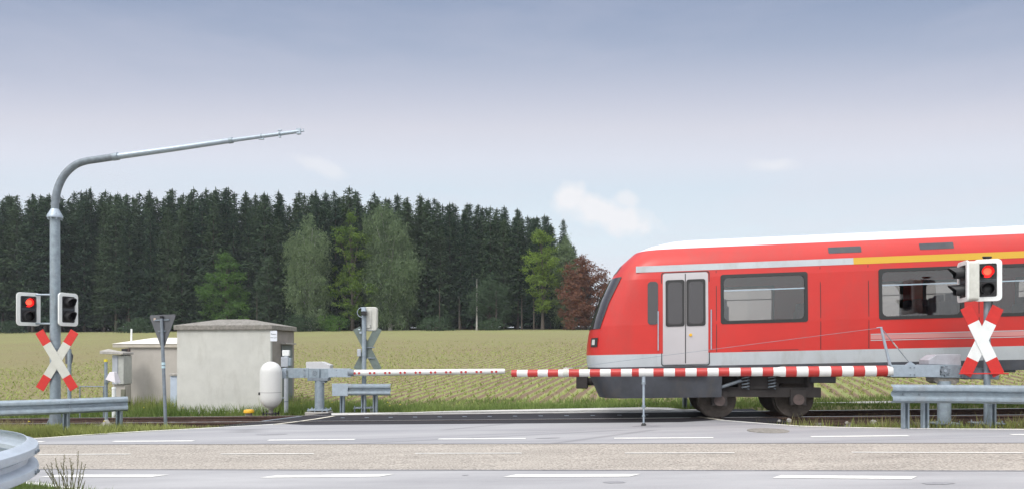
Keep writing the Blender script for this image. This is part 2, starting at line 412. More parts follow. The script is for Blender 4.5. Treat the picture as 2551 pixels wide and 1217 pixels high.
def tag(o, label=None, cat=None, group=None, kind=None):
    if label: o['label'] = label
    if cat: o['category'] = cat
    if group: o['group'] = group
    if kind: o['kind'] = kind
    return o
def thing(name, loc, label, cat, group=None):
    o = bpy.data.objects.new(name, None); COL.objects.link(o); o.location = loc; o.empty_display_size = .2
    ORG[o.name] = Vector(loc); return tag(o, label, cat, group)
def rotz(a): return Matrix.Rotation(a, 3, 'Z')
def rrect(w, h, r, n=6):
    p = []
    for cx, cz, a0 in ((w / 2 - r, h / 2 - r, 0), (-w / 2 + r, h / 2 - r, 90), (-w / 2 + r, -h / 2 + r, 180), (w / 2 - r, -h / 2 + r, 270)):
        for k in range(n + 1):
            a = R(a0 + 90 * k / n); p.append((cx + r * math.cos(a), cz + r * math.sin(a)))
    return p
def np_mesh(name, verts, faces_n, mat, parent=None, k=4, smooth_=False):
    """verts (N*k,3), consecutive k verts make one face"""
    verts = np.asarray(verts, dtype=np.float32).reshape(-1, 3); nf = len(verts) // k
    me = bpy.data.meshes.new(name)
    me.vertices.add(len(verts)); me.vertices.foreach_set('co', verts.ravel())
    me.loops.add(len(verts)); me.loops.foreach_set('vertex_index', np.arange(len(verts), dtype=np.int32))
    me.polygons.add(nf); me.polygons.foreach_set('loop_start', np.arange(0, nf * k, k, dtype=np.int32))
    me.update(calc_edges=True); me.validate()
    me.materials.append(mat)
    o = bpy.data.objects.new(name, me); COL.objects.link(o)
    if parent: o.parent = parent
    return o

# ------------------------------------------------------------------ ground sheets
def sheet(name, tr, mat, extra=None):
    """part of the ground between two distances across the track; lines follow the track"""
    al = sorted(set([-420, -300, -220, -160] + list(range(-130, 131, 6)) + list(range(-24, 25, 2)) + [160, 220, 300, 420]))
    vs = [];
    for t in tr:
        for a in al:
            p = T0 + TD * a + TN * t
            z = ground_h(p.x, p.y)
            if extra: z += extra(p.x, p.y)
            vs.append((p.x, p.y, z))
    n = len(al)
    fs = [(i * n + j, i * n + j + 1, (i + 1) * n + j + 1, (i + 1) * n + j) for i in range(len(tr) - 1) for j in range(n - 1)]
    m = MB().add(vs, fs); o = m.build(name, mat); tag(o, kind='structure'); return o
sheet('ground', [-60, -40, -25, -16, -12, -8, -5, -3, -2.4, -2.2, -1.96], soil_m)
sheet('ballast', [-1.96, -1.6, 0, 1.6, 1.96], ballast_m)
sheet('verge', [1.96, 2.2, 2.4, 3.0, 3.6, 4.4], soil_m)
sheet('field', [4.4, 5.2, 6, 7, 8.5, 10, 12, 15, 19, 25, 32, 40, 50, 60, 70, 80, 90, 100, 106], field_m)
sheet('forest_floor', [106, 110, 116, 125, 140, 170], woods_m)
sheet('hills', [170, 220, 300, 450, 700, 1200], grass_m)

def poly_px(name, px, mat, dz, parent=None, kind='structure', label=None, cat=None):
    pts = [gp(*p) for p in px]
    vs = [Vector((p.x, p.y, p.z + dz)) for p in pts]
    o = MB().add(vs, [tuple(range(len(vs)))]).build(name, mat, parent, smooth_=False)
    me = o.data
    if me.polygons[0].normal.z < 0: me.flip_normals()
    if not parent and kind: o['kind'] = kind
    return o
def poly_xy(name, pts, mat, dz, top=None):
    vs = [Vector((x, y, G(x, y) + dz)) for x, y in pts]
    o = MB().add(vs, [tuple(range(len(vs)))]).build(name, mat, None, smooth_=False)
    if o.data.polygons[0].normal.z < 0: o.data.flip_normals()
    o['kind'] = 'structure'; return o
# the main road runs past the camera, about 9 degrees off the picture plane
edge = [(-400, 1105), (0, 1095), (105, 1090), (360, 1074), (600, 1061), (685, 1054)]          # left road edge as it curves to the crossing
edge_r = [(1790, 1044), (1850, 1050), (1990, 1061), (2200, 1066), (2551, 1069), (3100, 1072)]
b1p = [gp(-700, 1107), gp(3300, 1101)]      # boundary asphalt / chippings
b2p = [gp(-700, 1167), gp(3300, 1173)]
def pp(L): return [(p.x, p.y) for p in (gp(*q) for q in L)]
poly_xy('road', pp([(-500, 1106)] + edge) + pp([(760, 1057), (1200, 1054), (1700, 1050)]) + pp(edge_r) + [(b1p[1].x, b1p[1].y), (b1p[0].x, b1p[0].y)], asphalt, 0)
poly_xy('chipping_strip', [(b1p[0].x, b1p[0].y), (b1p[1].x, b1p[1].y), (b2p[1].x, b2p[1].y), (b2p[0].x, b2p[0].y)], chips, -.001)
poly_xy('near_lane', [(b2p[0].x, b2p[0].y), (b2p[1].x, b2p[1].y), (24, 3.0), (24, -4), (-2.6, -4), (-2.8, 4.5)] + pp([(300, 1240), (170, 1219), (80, 1207), (-100, 1197), (-500, 1184)]), asphalt2, 0)
# thin dark seams along both edges of the chippings
for i, (q, w) in enumerate(((b1p, .035), (b2p, .045))):
    (x0, y0), (x1, y1) = (q[0].x, q[0].y), (q[1].x, q[1].y)
    poly_xy('road_seam', [(x0, y0 - w / 2), (x1, y1 - w / 2), (x1, y1 + w / 2), (x0, y0 + w / 2)], speckle('bitumen_seam%d' % i, (.14, .14, .155), (.25, .25, .27), 20, 3, bigmix=.5), .004)

def line_px(name, px, w, mat, dz=.005, label=None, group=None):
    """painted line of width w along ground points"""
    P = [gp(*p) for p in px]; L, Rr = [], []
    for i, p in enumerate(P):
        d = (P[min(i + 1, len(P) - 1)] - P[max(i - 1, 0)]); d.z = 0; d.normalize(); n_ = Vector((-d.y, d.x, 0))
        a = p + n_ * w / 2; b = p - n_ * w / 2
        L.append(Vector((a.x, a.y, G(a.x, a.y) + dz))); Rr.append(Vector((b.x, b.y, G(b.x, b.y) + dz)))
    n = len(P); o = MB().add(L + Rr, [(i, i + 1, n + i + 1, n + i) for i in range(n - 1)]).build(name, mat, None, smooth_=False)
    if o.data.polygons[0].normal.z < 0: o.data.flip_normals()
    o['kind'] = 'structure'; return o
line_px('edge_line', [(-300, 1101), (0, 1095), (105, 1090), (250, 1079.5), (360, 1073), (480, 1067), (600, 1060.5), (680, 1056)], .12, paint_m)
line_px('edge_line', [(1785, 1044.5), (1840, 1049), (1900, 1053.5), (1990, 1060), (2100, 1063.5), (2300, 1066.5), (2551, 1068.5), (3000, 1071)], .12, paint_m)
line_px('lane_dash', [(40, 1099.5), (110, 1099)], .12, paint_m)
for a, b in (((282, 1098.3), (482, 1097.2)), ((668, 1095.3), (884, 1093.6)), ((1092, 1092.5), (1310, 1091.3)), ((1530, 1090.6), (1777, 1089.2)), ((2020, 1086.5), (2263, 1084.2)), ((2518, 1081.5), (2700, 1080))):
    line_px('lane_dash', [a, b], .12, paint_m)
for a, b in (((95, 1131.5), (325, 1130.3)), ((550, 1130), (782, 1129.3)), ((1035, 1128.5), (1300, 1128)), ((1557, 1127.8), (1830, 1127.3)), ((2122, 1125.8), (2551, 1127.3))):
    line_px('worn_lane_dash', [a, b], .055, paint_m, .006)
for a, b in (((125, 1184.5), (402, 1184.5)), ((672, 1186), (968, 1183)), ((1274, 1184), (1586, 1183)), ((1940, 1186), (2282, 1189)), ((2620, 1192), (2960, 1196))):
    p, q = gp(*a), gp(*b); w = .075; sk = .10
    d = (q - p).normalized()
    pts = [(p.x - d.x * sk, p.y - w), (q.x - d.x * sk, q.y - w), (q.x + d.x * sk * .6, q.y + w), (p.x + d.x * sk * .6, p.y + w)]
    o = poly_xy('lane_dash', pts, paint_m, .005)
line_px('kerb_line', [(-400, 1184), (-100, 1193), (85, 1203), (170, 1215), (300, 1235)], .10, paint_m, .005)

pat_m = speckle('dark_road_patch', (.235, .235, .25), (.31, .305, .315), 60, 2, bigmix=.5)
for px0, px1, y0_, y1_, seed in ((1330, 1400, 1088.5, 1091, 1), (1575, 1650, 1058, 1062, 2), (1500, 1560, 1197, 1203, 3), (640, 720, 1079, 1082, 4), (2290, 2380, 1200, 1206, 5), (1150, 1168, 1182, 1183.5, 6)):  # irregular spots slightly darker than the road, one at the strut foot
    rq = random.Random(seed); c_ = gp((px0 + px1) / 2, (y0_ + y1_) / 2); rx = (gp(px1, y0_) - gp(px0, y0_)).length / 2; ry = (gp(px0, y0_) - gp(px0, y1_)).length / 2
    poly_xy('dark_road_patch', [(c_.x + rx * rq.uniform(.75, 1.05) * math.cos(k * math.pi / 8), c_.y + ry * rq.uniform(.7, 1.1) * math.sin(k * math.pi / 8)) for k in range(16)], pat_m, .004)
# far side of the crossing: pale asphalt and the gravel path beyond the track
def poly_at(name, pts, mat, dz):
    vs = [T(a, t, dz) for a, t in pts]
    o = MB().add(vs, [tuple(range(len(vs)))]).build(name, mat, None, smooth_=False)
    if o.data.polygons[0].normal.z < 0: o.data.flip_normals()
    o['kind'] = 'structure'; return o
def at_px(px, py):
    p = gp(px, py); return at_of(p.x, p.y)
far_edge = [at_px(*q) for q in ((826, 1033), (1000, 1026), (1150, 1021.5), (1300, 1018.5), (1480, 1015), (1600, 1013), (1665, 1014), (1710, 1019), (1780, 1025))]
poly_at('far_road', [(far_edge[0][0] - .3, 1.5)] + far_edge + [(far_edge[-1][0] + .4, 1.5)], path_m, .002)
poly_at('gravel_path', [(7.4, 3.1), (9, 2.75), (12, 2.75), (40, 3.3), (40, 4.0), (12, 3.6), (9, 3.35)], path_m, .01)
line_px('far_stop_line', [(868, 1032), (1010, 1027.5), (1150, 1023)], .12, paint_m, .008)
line_px('far_stop_line', [(1600, 1016), (1665, 1019.5), (1700, 1023)], .12, paint_m, .008)

# ------------------------------------------------------------------ railway track and crossing deck
tr = thing('railway_track', T(0, 0, 0), 'single railway track of two rusty rails crossing the road', 'railway track')
for s in (-1, 1):
    prof = [(-.036, 0), (.036, 0), (.036, -.035), (.009, -.055), (.009, -.13), (.07, -.158), (.07, -.172), (-.07, -.172), (-.07, -.158), (-.009, -.13), (-.009, -.055), (-.036, -.035)]
    A = [T(-60, s * .752 + q, h + .004) for q, h in prof]; B = [T(60, s * .752 + q, h + .004) for q, h in prof]
    n = len(prof); rl = MB().add(A + B, [(i, (i + 1) % n, n + (i + 1) % n, n + i) for i in range(n)]).build('rail', rust, tr, smooth_=False)
    MB().add([T(-60, s * .752 - .032, .007), T(60, s * .752 - .032, .007), T(60, s * .752 + .032, .007), T(-60, s * .752 + .032, .007)], [(0, 1, 2, 3)]).build('running_surface', railtop, rl, smooth_=False)
    fo = None
    for k in range(-26, 22):
        if abs(k * .62 + 1) < 6: continue
        if fo is None: fo = MB().box((0, 0, 0), (.12, .07, .05)).build('rail_clip', conc_d, rl, origin=(0, 0, 0)); q_ = fo
        else: q_ = fo.copy(); COL.objects.link(q_); q_.parent = rl
        q_.location = T(k * .62 + .3, s * .752 - .10, -.14) - T(0, 0, 0); q_.rotation_euler = (0, 0, -TH)
sleep = None
for k in range(-32, 34):
    if sleep is None:
        sleep = MB().box((0, 0, 0), (.24, 2.5, .12)).build('sleeper', conc, tr, origin=(0, 0, 0)); o = sleep
    else:
        o = sleep.copy(); COL.objects.link(o); o.parent = tr
    p = T(k * .62 + .3, 0, -.222) - T(0, 0, 0); o.location = p; o.rotation_euler = (0, 0, -TH)
dk = thing('crossing_deck', T(0, 0, 0), 'dark asphalt deck filling the gaps between rails where the road crosses', 'crossing deck')
aL0, aL1 = at_px(560, 1058)[0], at_px(720, 1040)[0]
aR0, aR1 = at_px(1960, 1048)[0], at_px(1900, 1026)[0]
def slab(t0, t1, a0, a1, b0, b1):
    """a..: left/right ends at t0; b..: at t1"""
    m = MB(); top = [T(a0, t0, -.002), T(a1, t0, -.002), T(b1, t1, -.002), T(b0, t1, -.002)]
    return m.prism(top, (0, 0, -.15))
def lerp(a, b, f): return a + (b - a) * f
def la(t): return lerp(aL0, aL1, (t + 1.5) / 2.1)
def ra(t): return lerp(aR0, aR1, (t + 1.5) / 2.1)
for t0, t1 in ((-1.72, -.80), (-.66, .70), (.80, 1.5)):
    slab(t0, t1, la(t0), ra(t0), la(t1), ra(t1)).build('deck_panel', deck_m, dk, smooth_=False)
# flange groove edge trims and the white clips on the panels
for k in range(13):
    a = at_px(850, 1040)[0] + k * .60
    MB().box(T(a, .1, .001), (.10, .03, .006), rotz(-TH)).build('lifting_eye', galv_l, dk, smooth_=False)
MB().prism([T(la(-.6) + .05, -.55, .004), T(la(-.6) + .14, -.55, .004), T(la(.6) + .12, .62, .004), T(la(.6) + .03, .62, .004)], (0, 0, -.08)).build('edge_trim', galv_l, dk, smooth_=False)
line_px('crossing_line', [(683, 1056), (740, 1049), (790, 1042), (832, 1035)], .12, paint_y, .006)
line_px('crossing_line', [(1800, 1045), (1768, 1041), (1740, 1037)], .10, paint_y, .006)

def bolts(pts, parent, mat, r=.013, y0=-.008, y1=.02, axis='Y', name='bolt'):
    for p in pts: MB().lathe(p, [(r, y0), (r, y1), (r * .75, y1 + (.004 if y0 < 0 else 0))] if axis == 'Y' else [(r, y0), (r, y1), (r * .75, y1 + .004)], 8, axis).build(name, mat, parent)
# ------------------------------------------------------------------ guardrails
WP = [(-.155, .004), (-.135, .03), (-.115, .078), (-.085, .085), (-.055, .078), (-.02, .008), (.02, .008), (.055, .078), (.085, .085), (.115, .078), (.135, .03), (.155, .004)]
def wbeam(m, path, side=1, closed_end=True):
    """W section swept along a 3-D path; the ridges point to `side` of the travel direction"""
    rows = []
    for i, p in enumerate(path):
        d = (path[min(i + 1, len(path) - 1)] - path[max(i - 1, 0)]); d.z = 0; d.normalize(); n_ = Vector((d.y, -d.x, 0)) * side
        fr = [p + n_ * o + Vector((0, 0, z)) for z, o in WP]; bk = [p + n_ * (o - .009) + Vector((0, 0, z)) for z, o in reversed(WP)]
        rows.append(fr + bk)
    n = len(rows[0]); vs = [q for r_ in rows for q in r_]
    fs = [(i * n + k, i * n + (k + 1) % n, (i + 1) * n + (k + 1) % n, (i + 1) * n + k) for i in range(len(rows) - 1) for k in range(n)]
    h = n // 2
    for base in (0, (len(rows) - 1) * n):
        for k in range(h - 1): fs.append((base + k, base + k + 1, base + n - 2 - k, base + n - 1 - k))
    return m.add(vs, fs)
def sigma_post(m, base, top_z, yaw, w=.10, dd=.055):
    """open C-shaped steel post"""
    M = rotz(yaw); h = top_z - base.z; zc = (top_z + base.z) / 2
    m.box(Vector((base.x, base.y, zc)) + M @ Vector((0, dd / 2, 0)), (w, .008, h), M)
    for s in (-1, 1):
        m.box(Vector((base.x, base.y, zc)) + M @ Vector((s * (w / 2 + .004), -.0005, 0)), (.008, dd + .008, h), M)
        m.box(Vector((base.x, base.y, zc)) + M @ Vector((s * (w / 2 - .012), -dd / 2, 0)), (.024, .008, h), M)
    return m
def arc_pts(pts, n=8):
    """Catmull-Rom through points"""
    P = [Vector(p) for p in pts]; P = [P[0] * 2 - P[1]] + P + [P[-1] * 2 - P[-2]]; out = []
    for i in range(1, len(P) - 2):
        for k in range(n):
            t = k / n; a, b, c, d = P[i - 1:i + 3]
            out.append(.5 * ((2 * b) + (c - a) * t + (2 * a - 5 * b + 4 * c - d) * t * t + (3 * b - a - 3 * c + d) * t ** 3))
    out.append(P[-2]); return out
# left rail behind the verge
g1 = thing('guardrail', gp(165, 1080), 'long galvanised guardrail on the grass in front of the tall bent mast', 'guardrail')
pth = [W(-420, 1030, 13.0), W(-200, 1022, 13.2), W(0, 1016, 13.6), W(150, 1011, 14.0), W(318, 1004, 14.7)]
wbeam(MB(), arc_pts(pth, 6)).build('rail_beam', galv, g1)
for i, (px, d, by) in enumerate(((165, 14.2, 1081), (297, 14.75, 1069), (-90, 13.5, 1092))):
    m = MB(); b = W(px, by, d); b.z = G(b.x, b.y) - .1; sigma_post(m, b, W(px, 1005, d).z - .0, .1)
    pst = m.build('post', galv, g1, smooth_=False)
    c = W(px, 1009 if px > 0 else 1016, d)
    MB().box(c + Vector((-.16 if px < 200 else 0, -.02, .0)), (.16, .10, .09)).build('spacer', galv_d, g1, bevel=.005)
bolts([W(px, py, 13.93 if py != 1012 else 14.0) for px, py in ((148, 1001), (174, 1001), (148, 1012), (174, 1012), (148, 1024), (174, 1024))], g1, galv_d, .014, -.012, .02)
# small one in front of the far signal post
g2 = thing('guardrail', gp(905, 1022), 'short galvanised guardrail piece beneath the white dotted boom', 'guardrail')
p0, p1 = W(866, 969, 18.25), W(974, 969, 18.15)
wbeam(MB(), [p0, (p0 + p1) / 2, p1]).build('rail_beam', galv, g2)
MB().box(W(848, 969, 18.22) + Vector((0, -.05, 0)), (.42, .012, .33)).build('end_plate', galv_l, g2, bevel=.004)
for px in (853, 906, 935):
    m = MB(); b = W(px, 1024, 18.35); b.z = G(b.x, b.y) - .1; sigma_post(m, b, W(px, 962, 18.35).z, -.4, w=.11); m.build('post', galv, g2, smooth_=False)
for px in (906, 937): MB().box(W(px, 967, 18.25), (.08, .1, .08)).build('spacer', galv_d, g2)
# right one in front of the barrier machine
g3 = thing('guardrail', gp(2304, 1065), 'double ridged guardrail at the right in front of the striped barrier machine', 'guardrail')
pth = [W(2219, 979, 11.55), W(2400, 980, 11.45), W(2551, 982, 11.35), W(2900, 986, 11.15), W(3300, 990, 11.0)]
wbeam(MB(), arc_pts(pth, 4)).build('rail_beam', galv, g3)
for px in (2255, 2304, 2471, 2760):
    m = MB(); b = W(px, 1066, 11.75); b.z = G(b.x, b.y) - .1; sigma_post(m, b, W(px, 975, 11.75).z, .15, w=.10); m.build('post', galv, g3, smooth_=False)
for px in (2296, 2474): MB().box(W(px, 979, 11.62), (.09, .11, .08)).build('spacer', galv_d, g3)
bolts([W(px, 980, 11.5) + Vector((0, -.012, 0)) for px in (2250, 2290, 2340, 2420, 2480, 2540)], g3, galv_d, .012, -.01, .02)
# curved end of the near guardrail, bottom left
g4 = thing('guardrail', (-4.25, 6.2, G(-4.25, 6.2)), 'near guardrail curving round in the bottom left corner beside grass', 'guardrail')
zt = .55
ctrl = [(-8.6, 8.6), (-7.2, 8.25), (-6.15, 7.85), (-5.3, 7.25), (-4.72, 6.6), (-4.40, 6.0), (-4.24, 5.4), (-4.16, 4.8), (-4.12, 4.0), (-4.1, 3.0), (-4.1, 1.0)]
cp = arc_pts([(x * .9 + .03, y * .9, zt + GX * (x + 4.2)) for x, y in ctrl], 6)
ks = 27       # joint
wbeam(MB(), cp[:ks + 2], -1).build('rail_beam', galv_n, g4)
off = []
for i in range(ks, len(cp)):
    d = (cp[min(i + 1, len(cp) - 1)] - cp[max(i - 1, 0)]); d.z = 0; d.normalize(); off.append(cp[i] + Vector((-d.y, d.x, 0)) * .011)
wbeam(MB(), off, -1).build('rail_beam', galv_n, g4)
bolts([off[j] + Vector((.088, .02, z)) for j in (0, 1) for z in (-.085, .085)], g4, galv_d, .016, -.01, .004, 'X')
for i in (8, 34, 50):
    mm_ = MB(); b = cp[i].copy(); b += Vector((-.09, -.02, 0)); b.z = G(b.x, b.y) - .1; sigma_post(mm_, b, zt + .1, 1.3); mm_.build('post', galv, g4, smooth_=False)

# ------------------------------------------------------------------ signal heads and crosses
def signal_head(parent, c, yaw, lit=True, w=.46, h=.735, depth=.16, hood=.20, body=box_w):
    """warning light: housing, white frame, dark face, two hooded lenses. yaw 0 faces the camera (-Y)"""
    M = rotz(yaw); c = Vector(c)
    L = lambda p: c + M @ Vector(p)
    hs = MB().prism([L((x, .02, z)) for x, z in rrect(w - .03, h - .03, .06)], M @ Vector((0, depth, 0))).build('signal_head', body, parent, bevel=.008)
    MB().ring([L((x, -.015, z)) for x, z in rrect(w, h, .075)], [L((x, -.015, z)) for x, z in rrect(w - .15, h - .155, .03)], M @ Vector((0, .034, 0))).build('white_frame', white_p, hs, bevel=.004)
    fc = MB().prism([L((x, .006, z)) for x, z in rrect(w - .11, h - .125, .015)], M @ Vector((0, .012, 0)))
    fc.build('face_plate', dark_in, hs)
    ed = MB()
    for zc in (.152, -.152):
        ed.ring([L((x, .0, z + zc)) for x, z in rrect(.29, .285, .01)], [L((x, .0, z + zc)) for x, z in rrect(.279, .274, .008)], M @ Vector((0, .005, 0)))
    ed.build('face_trim', galv_d, hs, smooth_=False)
    for zc, on in ((.152, lit), (-.152, False)):
        pr = [(.0, -.03), (.05, -.026), (.09, -.012), (.105, .005)]
        MB().lathe(L((0, 0, zc)), [(r_ + .0005, z) for r_, z in pr], 24, 'Y', M).build('lens', lamp_red if on else black_p, hs)
        if on: MB().lathe(L((0, -.027, zc)), [(.001, -.008), (.05, -.005), (.062, .0)], 20, 'Y', M).build('lamp_glow', lamp_core, hs)
        # hood: open half tube above and beside the lens, cut back below
        vs, n = [], 22
        for rr, yy in ((.112, .004), (.098, -hood)):
            for r_ in (rr, rr - .006):
                for k in range(n + 1):
                    a = R(-58 + 296 * k / n); yq = yy if yy > 0 else yy * (.55 + .45 * max(0, math.sin(a)) )
                    vs.append(L((r_ * math.cos(a), yq, zc + r_ * math.sin(a))))
        q = n + 1; fs = []
        for k in range(n): fs += [(k, k + 1, 2 * q + k + 1, 2 * q + k), (q + k + 1, q + k, 3 * q + k, 3 * q + k + 1), (2 * q + k, 2 * q + k + 1, 3 * q + k + 1, 3 * q + k)]
        fs += [(0, 2 * q, 3 * q, q), (n, q + n, 3 * q + n, 2 * q + n)]
        MB().add(vs, fs).build('visor', black_p, hs)
    return hs
def crossbuck(parent, c, ang, length, width, white, red, tip=.335, yaw=0.0, th=.012, names=('blade', 'blade_tip')):
    M = rotz(yaw)
    for j, s in enumerate((1, -1)):
        d = Vector((math.sin(ang) * s, 0, math.cos(ang))); sd_ = Vector((math.cos(ang) * s, 0, -math.sin(ang)))
        oy = Vector((0, -.016 if s < 0 else 0.0, 0))
        def seg(m, a, b):
            q = [oy + d * a - sd_ * width / 2, oy + d * a + sd_ * width / 2, oy + d * b + sd_ * width / 2, oy + d * b - sd_ * width / 2]
            return m.prism([c + M @ p for p in q], M @ Vector((0, th, 0)))
        Lh = length / 2
        bl = seg(MB(), -Lh + tip, Lh - tip).build(names[0], white, parent, bevel=.003, smooth_=False)
        if red:
            seg(MB(), -Lh, -Lh + tip).build(names[1], red, bl, bevel=.003, smooth_=False)
            seg(MB(), Lh - tip, Lh).build(names[1], red, bl, bevel=.003, smooth_=False)

# left mast
mb = gp(138, 1067); dm = mb.y
lm = thing('signal_mast', mb, 'tall galvanised mast with a long bent arm, red light and cross at left', 'crossing signal')
def Q(px, py, dd=0.0): return W(px, py, dm + dd)
m = MB(); m.rod(Q(138, 1075), Q(137, 541), .107, .098, 20); m.build('pole', galv, lm)
m = MB(); m.lathe(mb + Vector((0, 0, 0)), [(.19, -.05), (.19, .04)], 4, M=rotz(R(45)))
for s in range(4): 
    a = R(45 + 90 * s); m.add([mb + Vector((math.cos(a) * .09, math.sin(a) * .09, .3)), mb + Vector((math.cos(a) * .21, math.sin(a) * .21, .04)), mb + Vector((math.cos(a) * .09, math.sin(a) * .09, .04)), mb + Vector((math.cos(a) * .09 + .012, math.sin(a) * .09, .3)), mb + Vector((math.cos(a) * .21 + .012, math.sin(a) * .21, .04)), mb + Vector((math.cos(a) * .09 + .012, math.sin(a) * .09, .04))], [(0, 1, 2), (3, 5, 4), (0, 3, 4, 1), (1, 4, 5, 2), (0, 2, 5, 3)])
m.lathe(mb + Vector((0, 0, .04)), [(.145, 0), (.115, .18), (.108, .3)], 16)
m.build('base_flange', galv_d, lm)
m = MB(); cq = Q(137, 541); m.lathe(cq, [(.11, -.03), (.155, -.02), (.155, .03), (.14, .05), (.09, .16), (.08, .18)], 20)
for k in range(8):
    a = k * math.pi / 4; m.rod(cq + Vector((math.cos(a) * .13, math.sin(a) * .13, -.06)), cq + Vector((math.cos(a) * .13, math.sin(a) * .13, .07)), .014, n=6)
m.build('collar', galv_l, lm)
apx = [(137, 535), (138, 505), (144, 470), (160, 437), (185, 413), (212, 402), (250, 396), (290, 390)]
ap = arc_pts([Q(x, y, .0 + (x - 137) * .0012) for x, y in apx], 4)
MB().tube(ap, [.078] * len(ap), 16).build('arm_bend', galv_d, lm)
aa = [Q(x, y, (x - 137) * .0012) for x, y in ((284, 391), (430, 371), (575, 350), (580, 349.5), (745, 327.5))]
MB().tube(aa, [.070, .064, .058, .047, .040], 14).build('arm', galv_l, lm)
for x0, y0_, x1, y1_, dd, r_ in ((281, 391.4, 295, 389.5, .18, .085), (569, 351, 580, 349.4, .53, .068), (650, 340, 653, 339.6, .62, .056), (696, 334, 699, 333.6, .67, .056)):
    MB().rod(Q(x0, y0_, dd), Q(x1, y1_, dd), r_, n=14).build('arm_sleeve', galv, lm)
MB().box(Q(651, 346, .62), (.12, .05, .035)).build('lug', galv_l, lm)
m = MB(); m.box(Q(697, 340, .67), (.05, .05, .05)); m.rod(Q(697.5, 334, .67), Q(697.5, 325, .67), .012, n=6); m.rod(Q(692, 325.3, .67), Q(703, 324, .67), .014, n=6); m.build('eye_bolt', galv_l, lm)
m = MB(); m.box(Q(744, 327.5, .73), (.10, .07, .13)); m.rod(Q(738, 330, .73), Q(757, 326, .73), .02, n=8); m.rod(Q(746, 320, .73), Q(743, 336, .73), .016, n=8); m.rod(Q(755, 321, .73), Q(757, 329, .73), .012, n=8)
m.build('arm_tip', galv_l, lm)
for py in (733, 805): MB().rod(Q(90, py, .05), Q(137, py, 0), .022, n=8).build('bracket_tube', galv_l, lm)
for py in (732, 806): MB().rod(Q(160, py, .05), Q(137, py, 0), .022, n=8).build('bracket_tube', galv_l, lm)
signal_head(lm, Q(71, 769, -.06), R(54), True, depth=.05, body=galv_d)
signal_head(lm, Q(170, 770, .0), R(72), False, depth=.05, body=galv_d)
crossbuck(lm, Q(142, 896, -.14), R(31.2), 1.49, .195, cream_p, red_p, .325)
for py in (868, 925): MB().lathe(Q(138, py), [(.11, -.02), (.118, -.02), (.118, .02), (.11, .02)], 18).build('clamp', galv_d, lm)

# right mast
rb = gp(2459, 1056); dr = rb.y
rm = thing('signal_mast', rb, 'short grey post at right with glowing red light and bright red and white cross', 'crossing signal')
def Q2(px, py, dd=0.0): return W(px, py, dr + dd)
MB().rod(Q2(2459, 1058), Q2(2459, 700), .053, n=16).build('pole', galv, rm)
m = MB(); m.box(Q2(2458, 1052), (.46, .32, .02)); 
for x in (-.19, .19):
    for y in (-.12, .12): m.rod(Q2(2458, 1052) + Vector((x, y, -.12)), Q2(2458, 1052) + Vector((x, y, .05)), .012, n=6)
m.lathe(rb, [(.1, -.1), (.1, .02)], 12)
m.build('base_plate', galv, rm)
signal_head(rm, Q2(2459.5, 697, -.12), R(-28), True, w=.425, h=.735, depth=.10, body=galv_d)
MB().box(Q2(2459, 641, -.05), (.1, .08, .04)).rod(Q2(2448, 640, -.05), Q2(2470, 640, -.05), .018, n=8).build('mast_cap', black_p, rm, bevel=.005)
signal_head(rm, Q2(2399, 701, .02), R(-105), False, w=.475, h=.72, hood=.24, body=house_w)
for py in (668, 730): MB().rod(Q2(2425, py, .06), Q2(2459, py, 0), .025, n=8).build('bracket_tube', galv_d, rm)
crossbuck(rm, Q2(2446, 848, -.13), R(26), 1.32, .212, white_p, red_p, .30)
MB().box(Q2(2451, 929, -.17), (.86, .025, .022)).build('cross_bar', red_p, rm, bevel=.004)
for py in (825, 872): MB().box(Q2(2455, py, -.07), (.16, .07, .03)).build('clamp', galv_d, rm)

# far signal post, seen from behind
fb = gp(907, 1022); df = fb.y
fm = thing('signal_post', fb, 'grey post with camera and the grey green back of a cross behind the dotted boom', 'crossing signal')
def Q3(px, py, dd=0.0): return W(px, py, df + dd)
MB().rod(Q3(907, 1026), Q3(907, 768), .062, n=16).build('pole', galv, fm)
hs = MB().prism([Q3(922, 793, .07) + Vector((x, 0, z)) for x, z in rrect(.36, .65, .06)], (0, .2, 0)).build('signal_head', house_w, fm, bevel=.02)
MB().prism([Q3(919, 793, .045) + Vector((x, 0, z)) for x, z in rrect(.15, .5, .03)], (0, .025, 0)).build('housing_rib', house_w, hs, bevel=.01)
MB().box(Q3(924, 822, .12), (.13, .1, .03)).build('cable_gland', galv_d, hs)
def text(name, s, size, loc, rot, mat, parent, ext=.002):
    cu = bpy.data.curves.new(name, 'FONT'); cu.body = s; cu.size = size; cu.extrude = ext; cu.align_x = 'CENTER'; cu.align_y = 'CENTER'
    t = bpy.data.objects.new(name, cu); COL.objects.link(t)
    dg = bpy.context.evaluated_depsgraph_get(); me = bpy.data.meshes.new_from_object(t.evaluated_get(dg))
    bpy.data.objects.remove(t)
    o = bpy.data.objects.new(name, me); COL.objects.link(o); me.materials.append(mat); o.parent = parent
    o.location = Vector(loc) - ORG[parent.name]; o.rotation_euler = rot; return o
text('digit', '2', .11, Q3(922.5, 812, .04), (R(90), 0, 0), ink, hs)
c_ = Q3(905, 774, -.08)
MB().box(c_ + Vector((.03, -.02, -.06)), (.13, .2, .1)).build('camera_body', black_p, fm, bevel=.01)
MB().box(c_ + Vector((.01, .02, .06)), (.11, .12, .1)).box(c_ + Vector((.03, -.05, 0)), (.14, .18, .012)).build('camera_mount', galv_l, fm, bevel=.006)
lp = [c_ + Vector((-.03 - .13 * math.sin(a), -.01, -.03 + .13 * math.cos(a))) for a in [math.pi * k / 14 for k in range(15)]]
MB().tube(lp, .009, 6).build('camera_cable', galv_l, fm)
crossbuck(fm, Q3(915.5, 868, .09), R(27.5), 1.28, .21, green_grey, None, 0.0)
